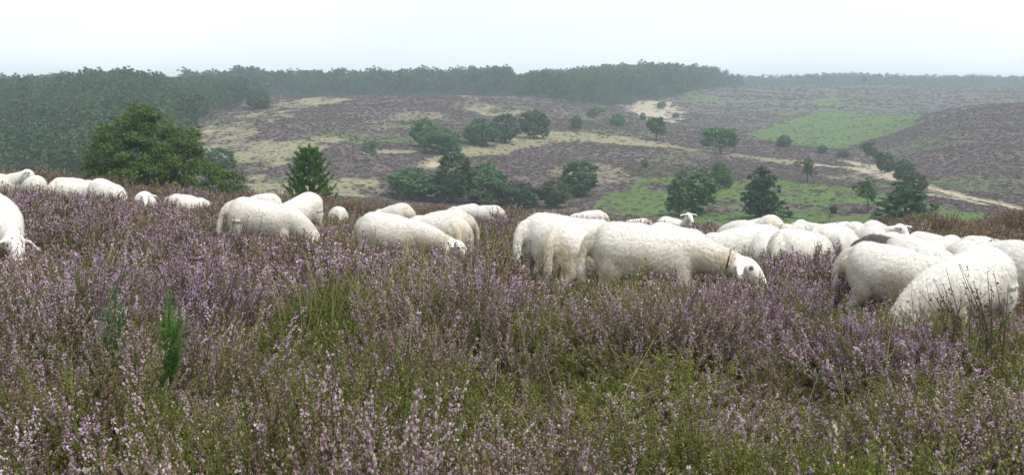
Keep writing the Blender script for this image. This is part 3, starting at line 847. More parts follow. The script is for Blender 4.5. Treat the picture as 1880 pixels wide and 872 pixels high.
for t in allw:
    kind, x, y, px = t
    h = tree_height(kind, px, y)
    k = int(rgw.integers(0, 4)) if kind == 'left' or rgw.random() < .45 else int(rgw.integers(4, 6))
    edge = {'ridge': y - 462, 'mid': y - f_mid(px)}.get(kind, 99)
    if edge < 9:                                  # lower, bushier trees along the margin
        h *= rgw.uniform(.35, .68); k = int(rgw.integers(0, 4))
    w = h * rgw.uniform(.80, 1.15) * (1.5 if edge < 9 else 1) * (1.0 if kind == 'left' else .85)
    rz = rgw.uniform(0, 6.28)
    z = float(ground(x, y)) - (1.6 if kind == 'far' else .3)
    if t in single:
        cm, tm = wood_protos[k]
        e = empty('wood_tree', (x, y, z), rz, (w, w, h))
        link(bpy.data.objects.new('trunk', tm), e); link(bpy.data.objects.new('crown', cm), e)
        tag(e, WOOD_LABEL[kind][0], 'tree', WOOD_LABEL[kind][1])
    else:
        pos.append((x, y, z)); rot.append((0, 0, rz)); scl.append((w, w, h)); ind.append(k)
scatter('distant_wood', pos, rot, scl, ind, wood_coll, 'mass of hazy dark woodland covering the ridges and far skyline', 'wood')

# ================================================================== heather and hillside cover
def heather_mat(name, v0, v1, tr):
    m, nt, out = new_mat(name)
    a = attr(nt, 'c')
    oi = nt.nodes.new('ShaderNodeObjectInfo')
    hsv = nd(nt, 'ShaderNodeHueSaturation')
    nt.links.new(a.outputs['Color'], hsv.inputs['Color'])
    nt.links.new(mth(nt, 'MULTIPLY_ADD', oi.outputs['Random'], v1 - v0, v0), hsv.inputs['Value'])
    nt.links.new(mth(nt, 'MULTIPLY_ADD', oi.outputs['Random'], .03, .485), hsv.inputs['Hue'])
    leaf_shader(nt, out, hsv.outputs['Color'], tr, .75, .1)
    return m
HEATHER = heather_mat('heather', .72, 1.27, .38)
HILL = heather_mat('hillside_plants', .90, 1.12, .2)

FLOWER = {   # floret colours, leaf/stem colours, share of twigs in flower
 'lilac':  ([(.61, .42, .59), (.51, .33, .50), (.71, .55, .69)], [(.165, .190, .060), (.20, .160, .10), (.175, .170, .070)], .56),
 'pale':   ([(.82, .69, .79), (.70, .53, .66), (.58, .41, .52)], [(.185, .220, .060), (.22, .185, .10), (.165, .190, .055)], .42),
 'mauve':  ([(.53, .40, .46), (.45, .32, .36), (.62, .49, .56)], [(.185, .185, .070), (.22, .175, .10), (.155, .170, .055)], .44),
 'green':  ([(.64, .50, .56), (.27, .27, .09), (.24, .28, .08)], [(.185, .225, .050), (.25, .265, .070), (.15, .190, .045)], .14),
 'brown':  ([(.44, .32, .28), (.38, .27, .20), (.52, .39, .36)], [(.200, .170, .080), (.24, .185, .11), (.16, .150, .055)], .34),
}
def heather_tuft(seed, kind, near):
    rg = np.random.default_rng(seed)
    flo, lea, dens = FLOWER[kind]
    ns = 13
    A, B, W = [], [], []
    for s in range(ns):
        az = rg.uniform(0, 6.283); lean = rg.uniform(.05, .62)
        b = np.array([math.cos(az), math.sin(az), 0]) * rg.uniform(0, .05)
        h = rg.uniform(.30, .52)
        tip = b + np.array([math.cos(az) * lean * h, math.sin(az) * lean * h, h * math.cos(lean * .6)])
        mid = (b + tip) / 2 + np.array([math.cos(az), math.sin(az), -.15]) * lean * .05
        A += [b, mid]; B += [mid, tip]; W += [0.0, 1.0]
        for k in range(6):
            f = rg.uniform(.25, 1.0)
            s0 = b + (mid - b) * f * 2 if f < .5 else mid + (tip - mid) * (f - .5) * 2
            dr = unit((tip - b) * 1.4 + rg.normal(size=3) * .20 + np.array([0, 0, .12]))
            A.append(s0); B.append(s0 + dr * rg.uniform(.07, .17)); W.append(.75 + .25 * f)
    A, B, W = np.array(A), np.array(B), np.array(W)
    n = len(A)
    zmax = B[:, 2].max()
    Vs, Fs, Cs, off = [], [], [], 0
    # stems: flat ribbons
    ax = unit(B - A); sd = unit(np.cross(ax, rg.normal(size=(n, 3)))) * (.0016 if near else .003)
    V = np.stack([A - sd, A + sd, B + sd * .4, B - sd * .4], 1).reshape(-1, 3)
    Vs.append(V); Fs.append(np.arange(n * 4).reshape(n, 4)); off += n * 4
    Cs.append(np.tile((.085, .058, .036), (n, 1)) * rg.uniform(.6, 1.5, (n, 1)))
    # leaves and florets
    nl, nf = (18, 20) if near else (6, 7)
    ls, fs = (.0130, .0092) if near else (.024, .0165)
    i = np.repeat(np.arange(n), nl); t = rg.random(len(i))
    C = A[i] + (B[i] - A[i]) * t[:, None] + rg.normal(size=(len(i), 3)) * .003
    N = unit(rg.normal(size=(len(i), 3)) + np.array([0, 0, .4]))
    V, Fq = leaf_quads(C, N, ls, rg, .45)
    Vs.append(V); Fs.append(Fq + off); off += len(V)
    lc = np.array(lea)[rg.integers(0, 3, len(i))] * rg.uniform(.6, 1.4, (len(i), 1))
    Cs.append(lc)
    i = np.repeat(np.arange(n), nf); t = rg.uniform(.25, 1.05, len(i))
    twig_bloom = rg.random(n) < dens
    keep = (W[i] > 0) & twig_bloom[i] & (rg.random(len(i)) < .95) & ((A[i] + (B[i] - A[i]) * t[:, None])[:, 2] > .42 * zmax)
    i, t = i[keep], t[keep]
    C = A[i] + (B[i] - A[i]) * t[:, None] + rg.normal(size=(len(i), 3)) * (.0045 if near else .008)
    N = unit(rg.normal(size=(len(i), 3)))
    shade = np.array(flo)[np.clip((rg.random(n)[i] * 2.2 + rg.random(len(i)) * .9), 0, 2.99).astype(int)] * rg.uniform(.75, 1.2, (len(i), 1))
    for rep in range(2):
        V, Fq = leaf_quads(C, N if rep == 0 else unit(np.cross(N, rg.normal(size=N.shape))), fs, rg, .85)
        Vs.append(V); Fs.append(Fq + off); off += len(V); Cs.append(shade)
    me = mk_mesh('heather_tuft', np.concatenate(Vs), np.concatenate(Fs))
    c = np.clip(np.concatenate(Cs), 0, 1)
    face_attr(me, 'c', np.concatenate([c, np.ones((len(c), 1))], 1), 'FLOAT_COLOR')
    me.materials.append(HEATHER)
    return me
HK = ['lilac', 'pale', 'mauve', 'green', 'brown']
NVAR = 4
h_objs = []
for lod in (0, 1):
    for ki, k in enumerate(HK):
        for v in range(NVAR):
            h_objs.append(bpy.data.objects.new('proto_heather_%02d' % len(h_objs), heather_tuft(1000 + len(h_objs), k, lod == 0)))
heather_coll = proto_collection('heather_kinds', h_objs)

def solve_depth(px, py, d0, back):
    ds = np.linspace(d0 * .95, d0 * 1.05, 60)
    x = (px - CX) / F_PX * ds
    row = HOR + (EYE - ground(x, ds) - back) / ds * F_PX
    cost = np.abs(row - py) + 40 * np.abs(ds / d0 - 1)
    i = int(np.argmin(cost))
    return float(x[i]), float(ds[i]), float(row[i] - py)
FLOCK = []
for (px, py, d, hd, pose, sc, col, lab) in SHEEP:
    x, y, res = solve_depth(px, py, d, .832 * sc)
    FLOCK.append((x, y, R(hd) - math.atan2(x, y), pose, sc, col, lab))
    if abs(res) > 4: print('sheep off by %.1f px: %s' % (res, lab))

# ---------------------------------------------------------------- foreground heather
def fg(px, py):
    return hit(px, py, 2.2, .36, 60.0)
# photo places that bloom strongly / stay green / are brown: (px, py, radius in px across, strength)
def blobs(lst):
    return [(*fg(a, b), w) for a, b, *w in lst]
BLOOM = [(430, 520, 110, 1.0), (660, 470, 60, 1.1), (1480, 490, 80, 1.6), (1250, 560, 110, .7), (170, 545, 110, .5), (560, 480, 50, .8), (1390, 560, 80, .7), (520, 420, 40, .6), (480, 440, 50, .9),
         (870, 540, 60, .7), (1300, 520, 70, .4), (1560, 600, 120, .5), (1700, 650, 120, .5), (50, 560, 60, .5), (840, 640, 90, .4), (620, 600, 60, .4), (1820, 640, 80, .5), (230, 375, 60, .6), (520, 370, 40, .6), (1150, 390, 25, .6), (150, 390, 40, .3), (360, 360, 30, .6)]
PALE = [(100, 840, 150, 1.0), (380, 820, 90, .8), (1000, 760, 160, .9), (850, 800, 100, .7), (560, 850, 80, .5), (1700, 800, 160, .6), (1500, 850, 60, .9), (240, 760, 80, .5), (640, 820, 70, .3), (1120, 850, 80, .5), (1330, 620, 100, .4)]
GREENS = [(500, 800, 120, .8), (300, 730, 120, .7), (670, 720, 80, .8), (770, 800, 90, .7), (1360, 740, 110, .7), (1060, 590, 90, .6), (90, 690, 70, .7), (1600, 820, 110, .6), (950, 590, 60, .5), (1180, 800, 80, .5), (600, 555, 70, 1.0), (190, 500, 60, 1.2), (480, 790, 70, 1.0), (1340, 720, 70, .5), (660, 710, 50, .9), (1090, 560, 80, .7), (1230, 500, 90, .5), (80, 650, 80, .6), (300, 700, 100, .5), (1450, 780, 50, .4), (700, 560, 60, .6), (1820, 600, 60, .7), (1060, 640, 70, .5), (820, 640, 50, .4), (140, 780, 60, .6), (1250, 820, 80, .5), (1790, 790, 60, .4), (760, 780, 60, .6)]
GAPS = [(1080, 655, 90, .7), (490, 525, 55, .7), (120, 690, 60, .6), (850, 640, 50, .6), (960, 520, 60, .6), (1230, 655, 60, .5), (400, 600, 50, .4), (640, 650, 50, .4), (1660, 690, 60, .4), (330, 470, 50, .5), (1500, 720, 50, .4), (310, 610, 26, .5), (212, 585, 26, .5), (1085, 665, 60, 1.0), (1010, 640, 35, .8), (260, 545, 18, 1.0), (300, 500, 30, .6), (850, 635, 35, .6), (1140, 690, 30, .9), (100, 700, 40, .7), (1815, 600, 30, .8), (700, 530, 40, .5), (560, 545, 25, .6), (1230, 660, 30, .5), (30, 760, 30, .6), (200, 660, 25, .6), (960, 500, 30, .5)]
def field(X, Y, lst):
    t = np.zeros(X.shape)
    for a, b, w, s in lst:
        x0, y0 = fg(a, b)
        px = CX + F_PX * X / Y
        py_r = w * .45                                       # blobs lie on the ground: as deep as the slope makes them
        x1, y1 = fg(a, b - py_r)
        ry = max(abs(y1 - y0), .25)
        rx = w / F_PX * y0
        t += s * np.exp(-((X - x0) / rx) ** 2 - ((Y - y0) / ry) ** 2)
    return t
def fg_points(d0, d1, dens, seed):
    rg = np.random.default_rng(seed)
    half = .54 * d1 + 2.5
    n = int(dens * (d1 - d0) * 2 * half)
    X = rg.uniform(-half, half, n); Y = rg.uniform(d0, d1, n)
    k = np.abs(X) < .54 * Y + 2.5
    return X[k], Y[k]
parts = [fg_points(1.3, 7.5, 66, 1), fg_points(7.5, 14, 42, 2), fg_points(14, 50, 24, 3)]
HX = np.concatenate([p[0] for p in parts]); HY = np.concatenate([p[1] for p in parts])
lod = np.concatenate([np.full(len(p[0]), i) for i, p in enumerate(parts)])
nH = len(HX)
Yc = np.maximum(HY, 2.3)
fb, fp_, fgn, fgap = (field(HX, Yc, l) for l in (BLOOM, PALE, GREENS, GAPS))
n_a = fbm(HX / 1.1, HY / 1.1, 101, 3); n_b = fbm(HX / 2.6, HY / 2.6, 111, 3); n_c = fbm(HX / .45, HY / .45, 121, 2); n_d = fbm(HX / 5, HY / 5, 131, 2)
# heather grows as separate rounded bushes: centres, then every tuft belongs to its nearest bush
rgb = np.random.default_rng(55)
bparts = [fg_points(1.0, 14, 2.4, 5), fg_points(14, 52, .9, 6)]
BX = np.concatenate([p[0] for p in bparts]); BY = np.concatenate([p[1] for p in bparts]); nB = len(BX)
BYc = np.maximum(BY, 2.3)
b_bl, b_pa, b_gr, b_ga = (field(BX, BYc, l) for l in (BLOOM, PALE, GREENS, GAPS))
near_w = 1 - sstep(5, 9, BY); far_w = sstep(16, 26, BY)
bscore = np.stack([
    .55 + b_bl * 1.1 + (fbm(BX / 2.6, BY / 2.6, 111, 3) - .5) * 1.5 - near_w * .20 - far_w * .25,
    .15 + b_pa * 1.0 + near_w * .50 + (fbm(BX / 1.1, BY / 1.1, 101, 3) - .5) * 1.2 - (1 - near_w) * .30,
    .55 + (fbm(BX / 5, BY / 5, 131, 2) - .5) * 1.3 + far_w * .15,
    .56 + b_gr * 1.1 + (fbm(BX / 1.4, BY / 1.4, 141, 3) - .5) * 1.3 - far_w * .30,
    .42 + (fbm(BX / 1.8, BY / 1.8, 151, 3) - .5) * 1.3 + far_w * .50 - b_bl * .3], 1) + rgb.gumbel(0, .24, (nB, 5))
b_kind = np.argmax(bscore, 1)
b_h = np.clip(rgb.normal(.82, .28, nB) + b_bl * .14 - b_gr * .10 - b_ga * .60, .30, 1.35) * np.where(b_kind == 3, .84, 1.0)
b_r = rgb.uniform(.36, .60, nB) * np.where(BY > 14, 1.45, 1.0)
near_i = np.empty(nH, int); near_d = np.empty(nH)
for a0 in range(0, nH, 1500):
    D2 = (HX[a0:a0 + 1500, None] - BX) ** 2 + (HY[a0:a0 + 1500, None] - BY) ** 2
    near_i[a0:a0 + 1500] = D2.argmin(1); near_d[a0:a0 + 1500] = np.sqrt(D2.min(1))
fgap = np.minimum(fgap, .62)
rel = near_d / b_r[near_i]
kind_i = np.where(rng.random(nH) < .72, b_kind[near_i], b_kind[rng.permutation(nB)[rng.integers(0, nB, nH)]])
hgt = b_h[near_i] * (1.12 - .52 * np.minimum(rel, 1.4) ** 2) - fgap * .85 + rng.normal(0, .08, nH)
hgt = np.maximum(hgt, .30 + rng.uniform(0, .14, nH))
keep = (hgt > .26) & (rng.random(nH) < np.where(rel > 1.02, .38, 1.0))
hgt = np.clip(hgt, .26, 1.35)
# the sheep press the heather down
for (x, y, h, pose, sc, col, lab) in FLOCK:
    dx, dy = HX - x, HY - y
    u = dx * math.cos(h) + dy * math.sin(h); v = -dx * math.sin(h) + dy * math.cos(h)
    inside = (np.abs(u) < .62 * sc) & (np.abs(v) < .27 * sc)
    hgt = np.where(inside, np.minimum(hgt, .55), hgt)
    head = (u > .55 * sc) & (u < 1.15 * sc) & (np.abs(v) < .12)
    hgt = np.where(head, np.minimum(hgt, .62), hgt)
# where the photograph shows a flank or a face, the plants in front of it are short
SHOWN = {'white sheep cut': 345, 'white sheep seen from behind beside': 356, 'white sheep seen sideways, left': 360, 'white sheep with head down, right of the close': 368, 'white sheep facing the camera': 380,
         'large near sheep': 475, 'large white sheep left': 446, 'white sheep with high rump': 398, 'small round sheep': 400, 'cream sheep in the middle': 468, 'white sheep facing left, hind': 444, 'dingy beige': 446,
         'small distant sheep facing left, right': 396, 'small distant sheep facing left on': 404, 'white sheep with rump': 480, 'dingy cream': 488, 'long cream': 520, 'white sheep facing left behind': 470, 'tan-tinged': 436,
         'sheep with a dark collar, head': 474, 'greyish white': 466, 'big standing': 566, 'nearest sheep': 592, 'sheep at the right edge': 530, 'small distant sheep with': 412, 'sheep with only': 378}
for (x, y, h, pose, sc, col, lab) in FLOCK:
    rows = [r for k0, r in SHOWN.items() if lab.startswith(k0)]
    if not rows: continue
    cx, cy = x + .2 * math.cos(h), y + .2 * math.sin(h)
    half = abs(math.cos(h)) * .85 + .26
    sight = EYE + (HOR - rows[0]) / F_PX * HY
    span = np.abs(HX - cx * HY / cy) < half * HY / cy
    infront = span & (HY > y * .55) & (HY < y + .25)
    room = (sight - ground(HX, HY)) / .50 + rng.normal(0, .07, nH)
    hgt = np.where(infront, np.minimum(hgt, np.clip(room, .22, 2)), hgt)
for spx, spy in ((310, 645), (212, 622)):          # a little clearing at each pine seedling
    sx, sy = fg(spx, spy)
    clear = (np.abs(HX - sx * HY / sy) < .15) & (HY > sy - .9) & (HY < sy + .12)
    hgt = np.where(clear, np.minimum(hgt, .30), hgt)
HZ = ground(HX, HY) - .02
wid = np.where(lod == 0, rng.uniform(.75, 1.05, nH), np.where(lod == 1, rng.uniform(.85, 1.15, nH), rng.uniform(1.1, 1.6, nH)))
out_x, out_y = (HX - BX[near_i]), (HY - BY[near_i])
amt = .55 * np.minimum(rel, 1.2) / np.maximum(near_d, 1e-3)
tilt = np.stack([-out_y * amt, out_x * amt], 1) + rng.normal(0, .12, (nH, 2))
pick = (lod > 0) * (len(HK) * NVAR) + kind_i * NVAR + rng.integers(0, NVAR, nH)
k = keep
# lean (world axes) after a random spin about the stem
_sp = rng.uniform(0, 6.28, nH)
HROT = np.stack([tilt[:, 0] * np.cos(_sp) + tilt[:, 1] * np.sin(_sp), -tilt[:, 0] * np.sin(_sp) + tilt[:, 1] * np.cos(_sp), _sp], 1)
scatter('heather', np.stack([HX, HY, HZ], 1)[k], HROT[k],
        np.stack([wid, wid, hgt * 1.02], 1)[k], pick[k], heather_coll,
        'dense purple and brown flowering heather covering the near slope', 'heather')

# ---------------------------------------------------------------- hillside tussocks
def tussock(seed, cols, n, leaf, flat):
    rg = np.random.default_rng(seed)
    d = unit(rg.normal(size=(n, 3))); d[:, 2] = np.abs(d[:, 2])
    C = d * np.array([.5, .5, flat]) * rg.uniform(.55, 1.0, (n, 1))
    N = unit(d * .6 + rg.normal(size=(n, 3)) * .5 + np.array([0, 0, .5]))
    V, Fq = leaf_quads(C, N, leaf, rg, .6)
    me = mk_mesh('tussock', V, Fq)
    c = np.array(cols)[rg.integers(0, len(cols), n)] * rg.uniform(.7, 1.3, (n, 1))
    face_attr(me, 'c', np.concatenate([np.clip(c, 0, 1), np.ones((n, 1))], 1), 'FLOAT_COLOR')
    me.materials.append(HILL)
    return me
TK = [([(.145, .108, .126), (.118, .090, .096), (.165, .122, .144)], .40), ([(.128, .098, .094), (.105, .083, .072), (.142, .108, .112)], .40),
      ([(.085, .105, .042), (.12, .13, .06), (.11, .09, .055)], .42), ([(.23, .215, .135), (.20, .19, .115), (.165, .165, .09)], .30), ([(.085, .135, .042), (.105, .160, .050), (.095, .135, .05)], .30)]
t_objs = []
for i, (cols, flat) in enumerate(TK):
    for v in range(3):
        t_objs.append(bpy.data.objects.new('proto_tussock_%02d' % len(t_objs), tussock(500 + len(t_objs), cols, 70, .26, flat)))
tus_coll = proto_collection('tussock_kinds', t_objs)
rg = np.random.default_rng(77)
tx, ty = [], []
for d0, d1, dens in ((46, 110, .9), (110, 190, 2.6), (190, 300, 1.7), (300, 460, .60), (460, 720, .12)):
    half = .56 * d1
    n = int(dens * (d1 - d0) * 2 * half)
    X = rg.uniform(-half, half, n); Y = rg.uniform(d0, d1, n)
    kk = np.abs(X) < .56 * Y
    tx.append(X[kk]); ty.append(Y[kk])
TX, TY = np.concatenate(tx), np.concatenate(ty)
st, sa, gr = cover(TX, TY)
r1 = rg.random(len(TX))
nb = fbm(TX / 18, TY / 18, 161, 3) + rg.normal(0, .08, len(TX))
tk = np.where(nb > .56, 2, np.where(nb > .46, 0, 1))
tk = np.where(rg.random(len(TX)) < .35, 0, tk)
tk = np.where(r1 < gr * .85, 4, tk)
tk = np.where(r1 < st * .9, 3, tk)
kp = rg.random(len(TX)) > np.maximum(sa * .95, np.maximum(st * .6, gr * .65))
pxw = CX + F_PX * TX / TY
TSX = rg.uniform(.35, .95, len(TX)) * np.where(TY > 190, 1.15, 1.0) * np.where(TY > 300, 1.35, 1.0) * np.where(TY > 460, 1.7, 1.0)
TSX = np.where(np.isin(tk, (3, 4)), TSX * .8, TSX)
scatter('hillside_heather', np.stack([TX, TY, ground(TX, TY) - .03], 1)[kp], np.stack([0 * TX, 0 * TX, rg.uniform(0, 6.28, len(TX))], 1)[kp],
        np.stack([TSX, TSX, TSX * rg.uniform(.30, .65, len(TX))], 1)[kp], (tk * 3 + rg.integers(0, 3, len(TX)))[kp], tus_coll,
        'low purple heather and grass tussocks covering the hills across the valley', 'heather')

# ================================================================== sheep
def wool_mat(name, light, stain, dark=False):
    m, nt, out = new_mat(name)
    tc = nt.nodes.new('ShaderNodeTexCoord')
    oi = nt.nodes.new('ShaderNodeObjectInfo')
    va = nt.nodes.new('ShaderNodeVectorMath'); va.operation = 'ADD'
    cmb = nt.nodes.new('ShaderNodeCombineXYZ')
    nt.links.new(mth(nt, 'MULTIPLY', oi.outputs['Random'], 37.0), cmb.inputs['X'])
    nt.links.new(tc.outputs['Object'], va.inputs[0]); nt.links.new(cmb.outputs[0], va.inputs[1])
    def noise(s, d=4.0, r=.6):
        n = nd(nt, 'ShaderNodeTexNoise', Scale=s, Detail=d, Roughness=r)
        nt.links.new(va.outputs[0], n.inputs['Vector']); return n.outputs['Fac']
    n1, n2, n3 = noise(3.2), noise(38, 4, .6), noise(130, 2, .6)
    dirt = mth(nt, 'MULTIPLY', attr(nt, 'dirt').outputs['Fac'], ramp(nt, mth(nt, 'MULTIPLY_ADD', n2, .35, mth(nt, 'MULTIPLY', n1, .75)), .26, .66))
    dirt = mth(nt, 'MULTIPLY', dirt, attr(nt, 'grime', 'OBJECT').outputs['Fac'])
    c = mixc(nt, dirt, light, stain)
    c = mixc(nt, mth(nt, 'MULTIPLY', ramp(nt, n3, .55, .75), .08), c, tuple(k * .72 for k in stain))
    skin = (.72, .69, .65) if not dark else (.05, .045, .04)
    c = mixc(nt, attr(nt, 'face').outputs['Fac'], c, skin)
    c = mixc(nt, attr(nt, 'mark').outputs['Fac'], c, (.020, .016, .014))
    p = nd(nt, 'ShaderNodeBsdfPrincipled', Roughness=.95)
    p.inputs['Specular IOR Level'].default_value = 0.08
    p.inputs['Sheen Weight'].default_value = 0.25
    p.inputs['Sheen Roughness'].default_value = 0.6
    b = nd(nt, 'ShaderNodeBump', Strength=.35, Distance=.008)
    nt.links.new(mth(nt, 'ADD', n2, mth(nt, 'MULTIPLY', n3, .5)), b.inputs['Height'])
    nt.links.new(b.outputs['Normal'], p.inputs['Normal'])
    nt.links.new(c, p.inputs['Base Color'])
    nt.links.new(p.outputs[0], out.inputs['Surface'])
    return m
WOOL = wool_mat('sheep_wool', (.72, .705, .66), (.45, .385, .27))
BLACK_WOOL = wool_mat('black_sheep_wool', (.060, .052, .048), (.10, .085, .075), True)
COLLAR = flat_mat('collar_strap', (.012, .011, .012), .5, 40)

def sweep(pts, k=18):
    """closed tube along pts = (x, y, z, radius across, radius up) with rounded ends"""
    pts = np.asarray(pts, float)
    # refine with Catmull-Rom
    ext = np.vstack([2 * pts[0] - pts[1], pts, 2 * pts[-1] - pts[-2]])
    fine = []
    for i in range(1, len(ext) - 2):
        for t in np.linspace(0, 1, 7)[:-1]:
            a, b, c, d = ext[i - 1], ext[i], ext[i + 1], ext[i + 2]
            fine.append(.5 * ((2 * b) + (c - a) * t + (2 * a - 5 * b + 4 * c - d) * t * t + (3 * b - a - 3 * c + d) * t ** 3))
    fine.append(pts[-1]); fine = np.array(fine)
    fine[:, 3:] = np.maximum(fine[:, 3:], .006)
    # rounded caps
    def cap(p, q):
        d = unit(p[:3] - q[:3]); r = min(p[3], p[4])
        return [np.concatenate([p[:3] + d * r * math.sin(a), p[3:] * math.cos(a)]) for a in (R(75), R(50), R(25))]
    fine = np.vstack([cap(fine[0], fine[1]), fine, cap(fine[-1], fine[-2])[::-1]])
    V, Fq = [], []
    th = np.linspace(0, 2 * np.pi, k, endpoint=False)
    for i, p in enumerate(fine):
        d = unit(fine[min(i + 1, len(fine) - 1), :3] - fine[max(i - 1, 0), :3])
        side = np.cross((0, 0, 1), d)
        side = np.array([0, 1.0, 0]) if np.linalg.norm(side) < .25 else unit(side)
        if side[1] < 0: side = -side
        up = np.cross(d, side)
        V.append(p[:3] + np.cos(th)[:, None] * side * p[3] + np.sin(th)[:, None] * up * p[4])
    m = len(V); V = np.concatenate(V)
    for i in range(m - 1):
        for j in range(k):
            Fq.append((i * k + j, i * k + (j + 1) % k, (i + 1) * k + (j + 1) % k, (i + 1) * k + j))
    V = np.vstack([V, V[:k].mean(0), V[-k:].mean(0)])
    T = [(len(V) - 2, (j + 1) % k, j) for j in range(k)] + [(len(V) - 1, (m - 1) * k + j, (m - 1) * k + (j + 1) % k) for j in range(k)]
    return V, np.array(Fq), np.array(T)
def yaw(pts, ang, ox):
    pts = np.array(pts, float); c, s = math.cos(ang), math.sin(ang)
    w = np.clip((pts[:, 0] - ox) / .25, 0, 1)          # bend gradually from the withers
    out = pts.copy()
    for i in range(len(pts)):
        a = ang * w[i]; c, s = math.cos(a), math.sin(a)
        X, Y = pts[i, 0] - ox, pts[i, 1]
        out[i, 0], out[i, 1] = ox + c * X - s * Y, s * X + c * Y
    return out
POSES = {
 'graze': dict(neck=[(.29, 0, .58, .17, .20), (.46, 0, .525, .15, .172), (.61, 0, .425, .125, .142), (.74, 0, .320, .098, .112)],
               head=[(.755, 0, .310, .080, .088), (.81, 0, .240, .076, .088), (.865, 0, .150, .055, .066), (.892, 0, .09, .042, .050), (.90, 0, .072, .038, .040)]),
 'reach': dict(neck=[(.29, 0, .58, .17, .19), (.49, 0, .555, .14, .16), (.67, 0, .505, .108, .13), (.81, 0, .472, .086, .11)],
               head=[(.83, 0, .475, .078, .092), (.92, 0, .450, .078, .092), (1.0, 0, .350, .060, .072), (1.04, 0, .255, .046, .054), (1.045, 0, .22, .040, .044)]),
 'level': dict(neck=[(.29, 0, .60, .165, .19), (.45, 0, .67, .13, .15), (.57, 0, .735, .10, .115), (.64, 0, .79, .085, .095)],
               head=[(.64, 0, .815, .076, .080), (.72, 0, .79, .076, .085), (.795, 0, .695, .056, .066), (.84, 0, .60, .043, .050), (.845, 0, .57, .039, .042)]),
 'up':    dict(neck=[(.29, 0, .60, .165, .19), (.43, 0, .72, .125, .15), (.515, 0, .84, .095, .11), (.56, 0, .93, .08, .09)],
               head=[(.56, 0, .965, .076, .080), (.65, 0, .955, .075, .084), (.76, 0, .90, .055, .064), (.83, 0, .845, .043, .048), (.845, 0, .83, .039, .040)]),
}
def seg_min(V, pts):
    best = np.full(len(V), 9.0)
    for a, b in zip(pts[:-1], pts[1:]):
        ab = b[:3] - a[:3]; t = np.clip(((V - a[:3]) @ ab) / (ab @ ab + 1e-9), 0, 1)
        r = a[3] + (b[3] - a[3]) * t
        best = np.minimum(best, np.linalg.norm(V - a[:3] - t[:, None] * ab, axis=1) / r)
    return best
def sheep_mesh(seed, pose, turn, belly=1.0, lift=0.0):
    rg = np.random.default_rng(seed)
    P_ = POSES[pose]
    neck, head = yaw(P_['neck'], turn, .29), yaw(P_['head'], turn, .29)
    b = belly
    body = [(-.50, 0, .605, .10, .11), (-.455, 0, .60, .175, .195), (-.36, 0, .588, .220, .243), (-.19, 0, .562, .235 * b, .258), (0, 0, .542, .246 * b, .258 * b), (.17, 0, .528, .232 * b, .245), (.30, 0, .530, .190, .222), (.40, 0, .535, .145, .18), (.45, 0, .535, .10, .13)]
    pieces = [sweep(body, 26), sweep(neck), sweep(head)]
    st = rg.uniform(-.06, .06, 4)
    for s, q in ((1, 0), (-1, 1)):
        f = st[q]
        pieces.append(sweep([(.28, s * .10, .46, .085, .10), (.30 + f * .3, s * .115, .36, .066, .075), (.315 + f * .8, s * .115, .25, .045, .05), (.31 + f, s * .112, .13, .032, .034), (.315 + f, s * .112, .05, .035, .036), (.33 + f, s * .112, .018, .038, .042)], 12))
        f = st[q + 2]
        pieces.append(sweep([(-.33, s * .10, .52, .12, .17), (-.335, s * .128, .40, .088, .118), (-.35 + f * .4, s * .13, .31, .060, .072), (-.41 + f * .8, s * .125, .225, .040, .046), (-.405 + f, s * .122, .12, .032, .034), (-.40 + f, s * .122, .05, .035, .036), (-.385 + f, s * .122, .018, .038, .042)], 12))
    sway = rg.uniform(-.09, -.02)
    tail = [(-.45, 0, .73, .05, .05), (-.545, sway * .3, .675, .046, .046), (-.605, sway * .7, .54, .044, .042), (-.62, sway, .40, .038, .036), (-.61, sway, .29, .026, .024)]
    pieces.append(sweep(tail, 12))
    # ears, one each side of the poll, held out and a little down
    hd = unit(head[1][:3] - head[0][:3]); sd = unit(np.cross((0, 0, 1), hd)); upv = np.cross(hd, sd)
    for s in (1, -1):
        e0 = head[0][:3] + hd * .025 + sd * s * .058 + upv * .035
        dp = .02 if pose in ('level', 'up') else .075
        e1 = e0 + sd * s * (.098 if dp < .05 else .078) - upv * dp * .5 - hd * .012; e2 = e1 + sd * s * .075 - upv * dp + hd * .02
        pieces.append(sweep([(*e0, .020, .016), (*((e0 + e1) / 2), .036, .017), (*e1, .044, .015), (*e2, .024, .012)], 12))
    Vs, Qs, Ts, o = [], [], [], 0
    for V, q, t in pieces:
        Vs.append(V); Qs.append(q + o); Ts.append(t + o); o += len(V)
    raw = mk_mesh('sheep_raw', np.concatenate(Vs), np.concatenate(Qs), np.concatenate(Ts))
    ro = bpy.data.objects.new('sheep_raw', raw); scene.collection.objects.link(ro)
    rm = ro.modifiers.new('remesh', 'REMESH'); rm.mode = 'VOXEL'; rm.voxel_size = .0135; rm.use_smooth_shade = True
    sm = ro.modifiers.new('smooth', 'SMOOTH'); sm.factor = .5; sm.iterations = 5
    dg = bpy.context.evaluated_depsgraph_get(); dg.update()
    me = bpy.data.meshes.new_from_object(ro.evaluated_get(dg))
    bpy.data.objects.remove(ro); bpy.data.meshes.remove(raw)
    nv = len(me.vertices)
    co = np.empty(nv * 3, np.float32); me.vertices.foreach_get('co', co); co = co.reshape(-1, 3).astype(float)
    no = np.empty(nv * 3, np.float32); me.vertices.foreach_get('normal', no); no = no.reshape(-1, 3)
    dh = seg_min(co, head)
    cheek = 1 - sstep(1.10, 1.5, dh)
    ears = np.zeros(nv)
    for s in (1, -1):
        e = head[0][:3] + hd * .02 + sd * s * .12
        ears = np.maximum(ears, 1 - sstep(.075, .10, np.linalg.norm(co - e, axis=1)))
    face = np.clip(np.maximum(cheek, ears), 0, 1)
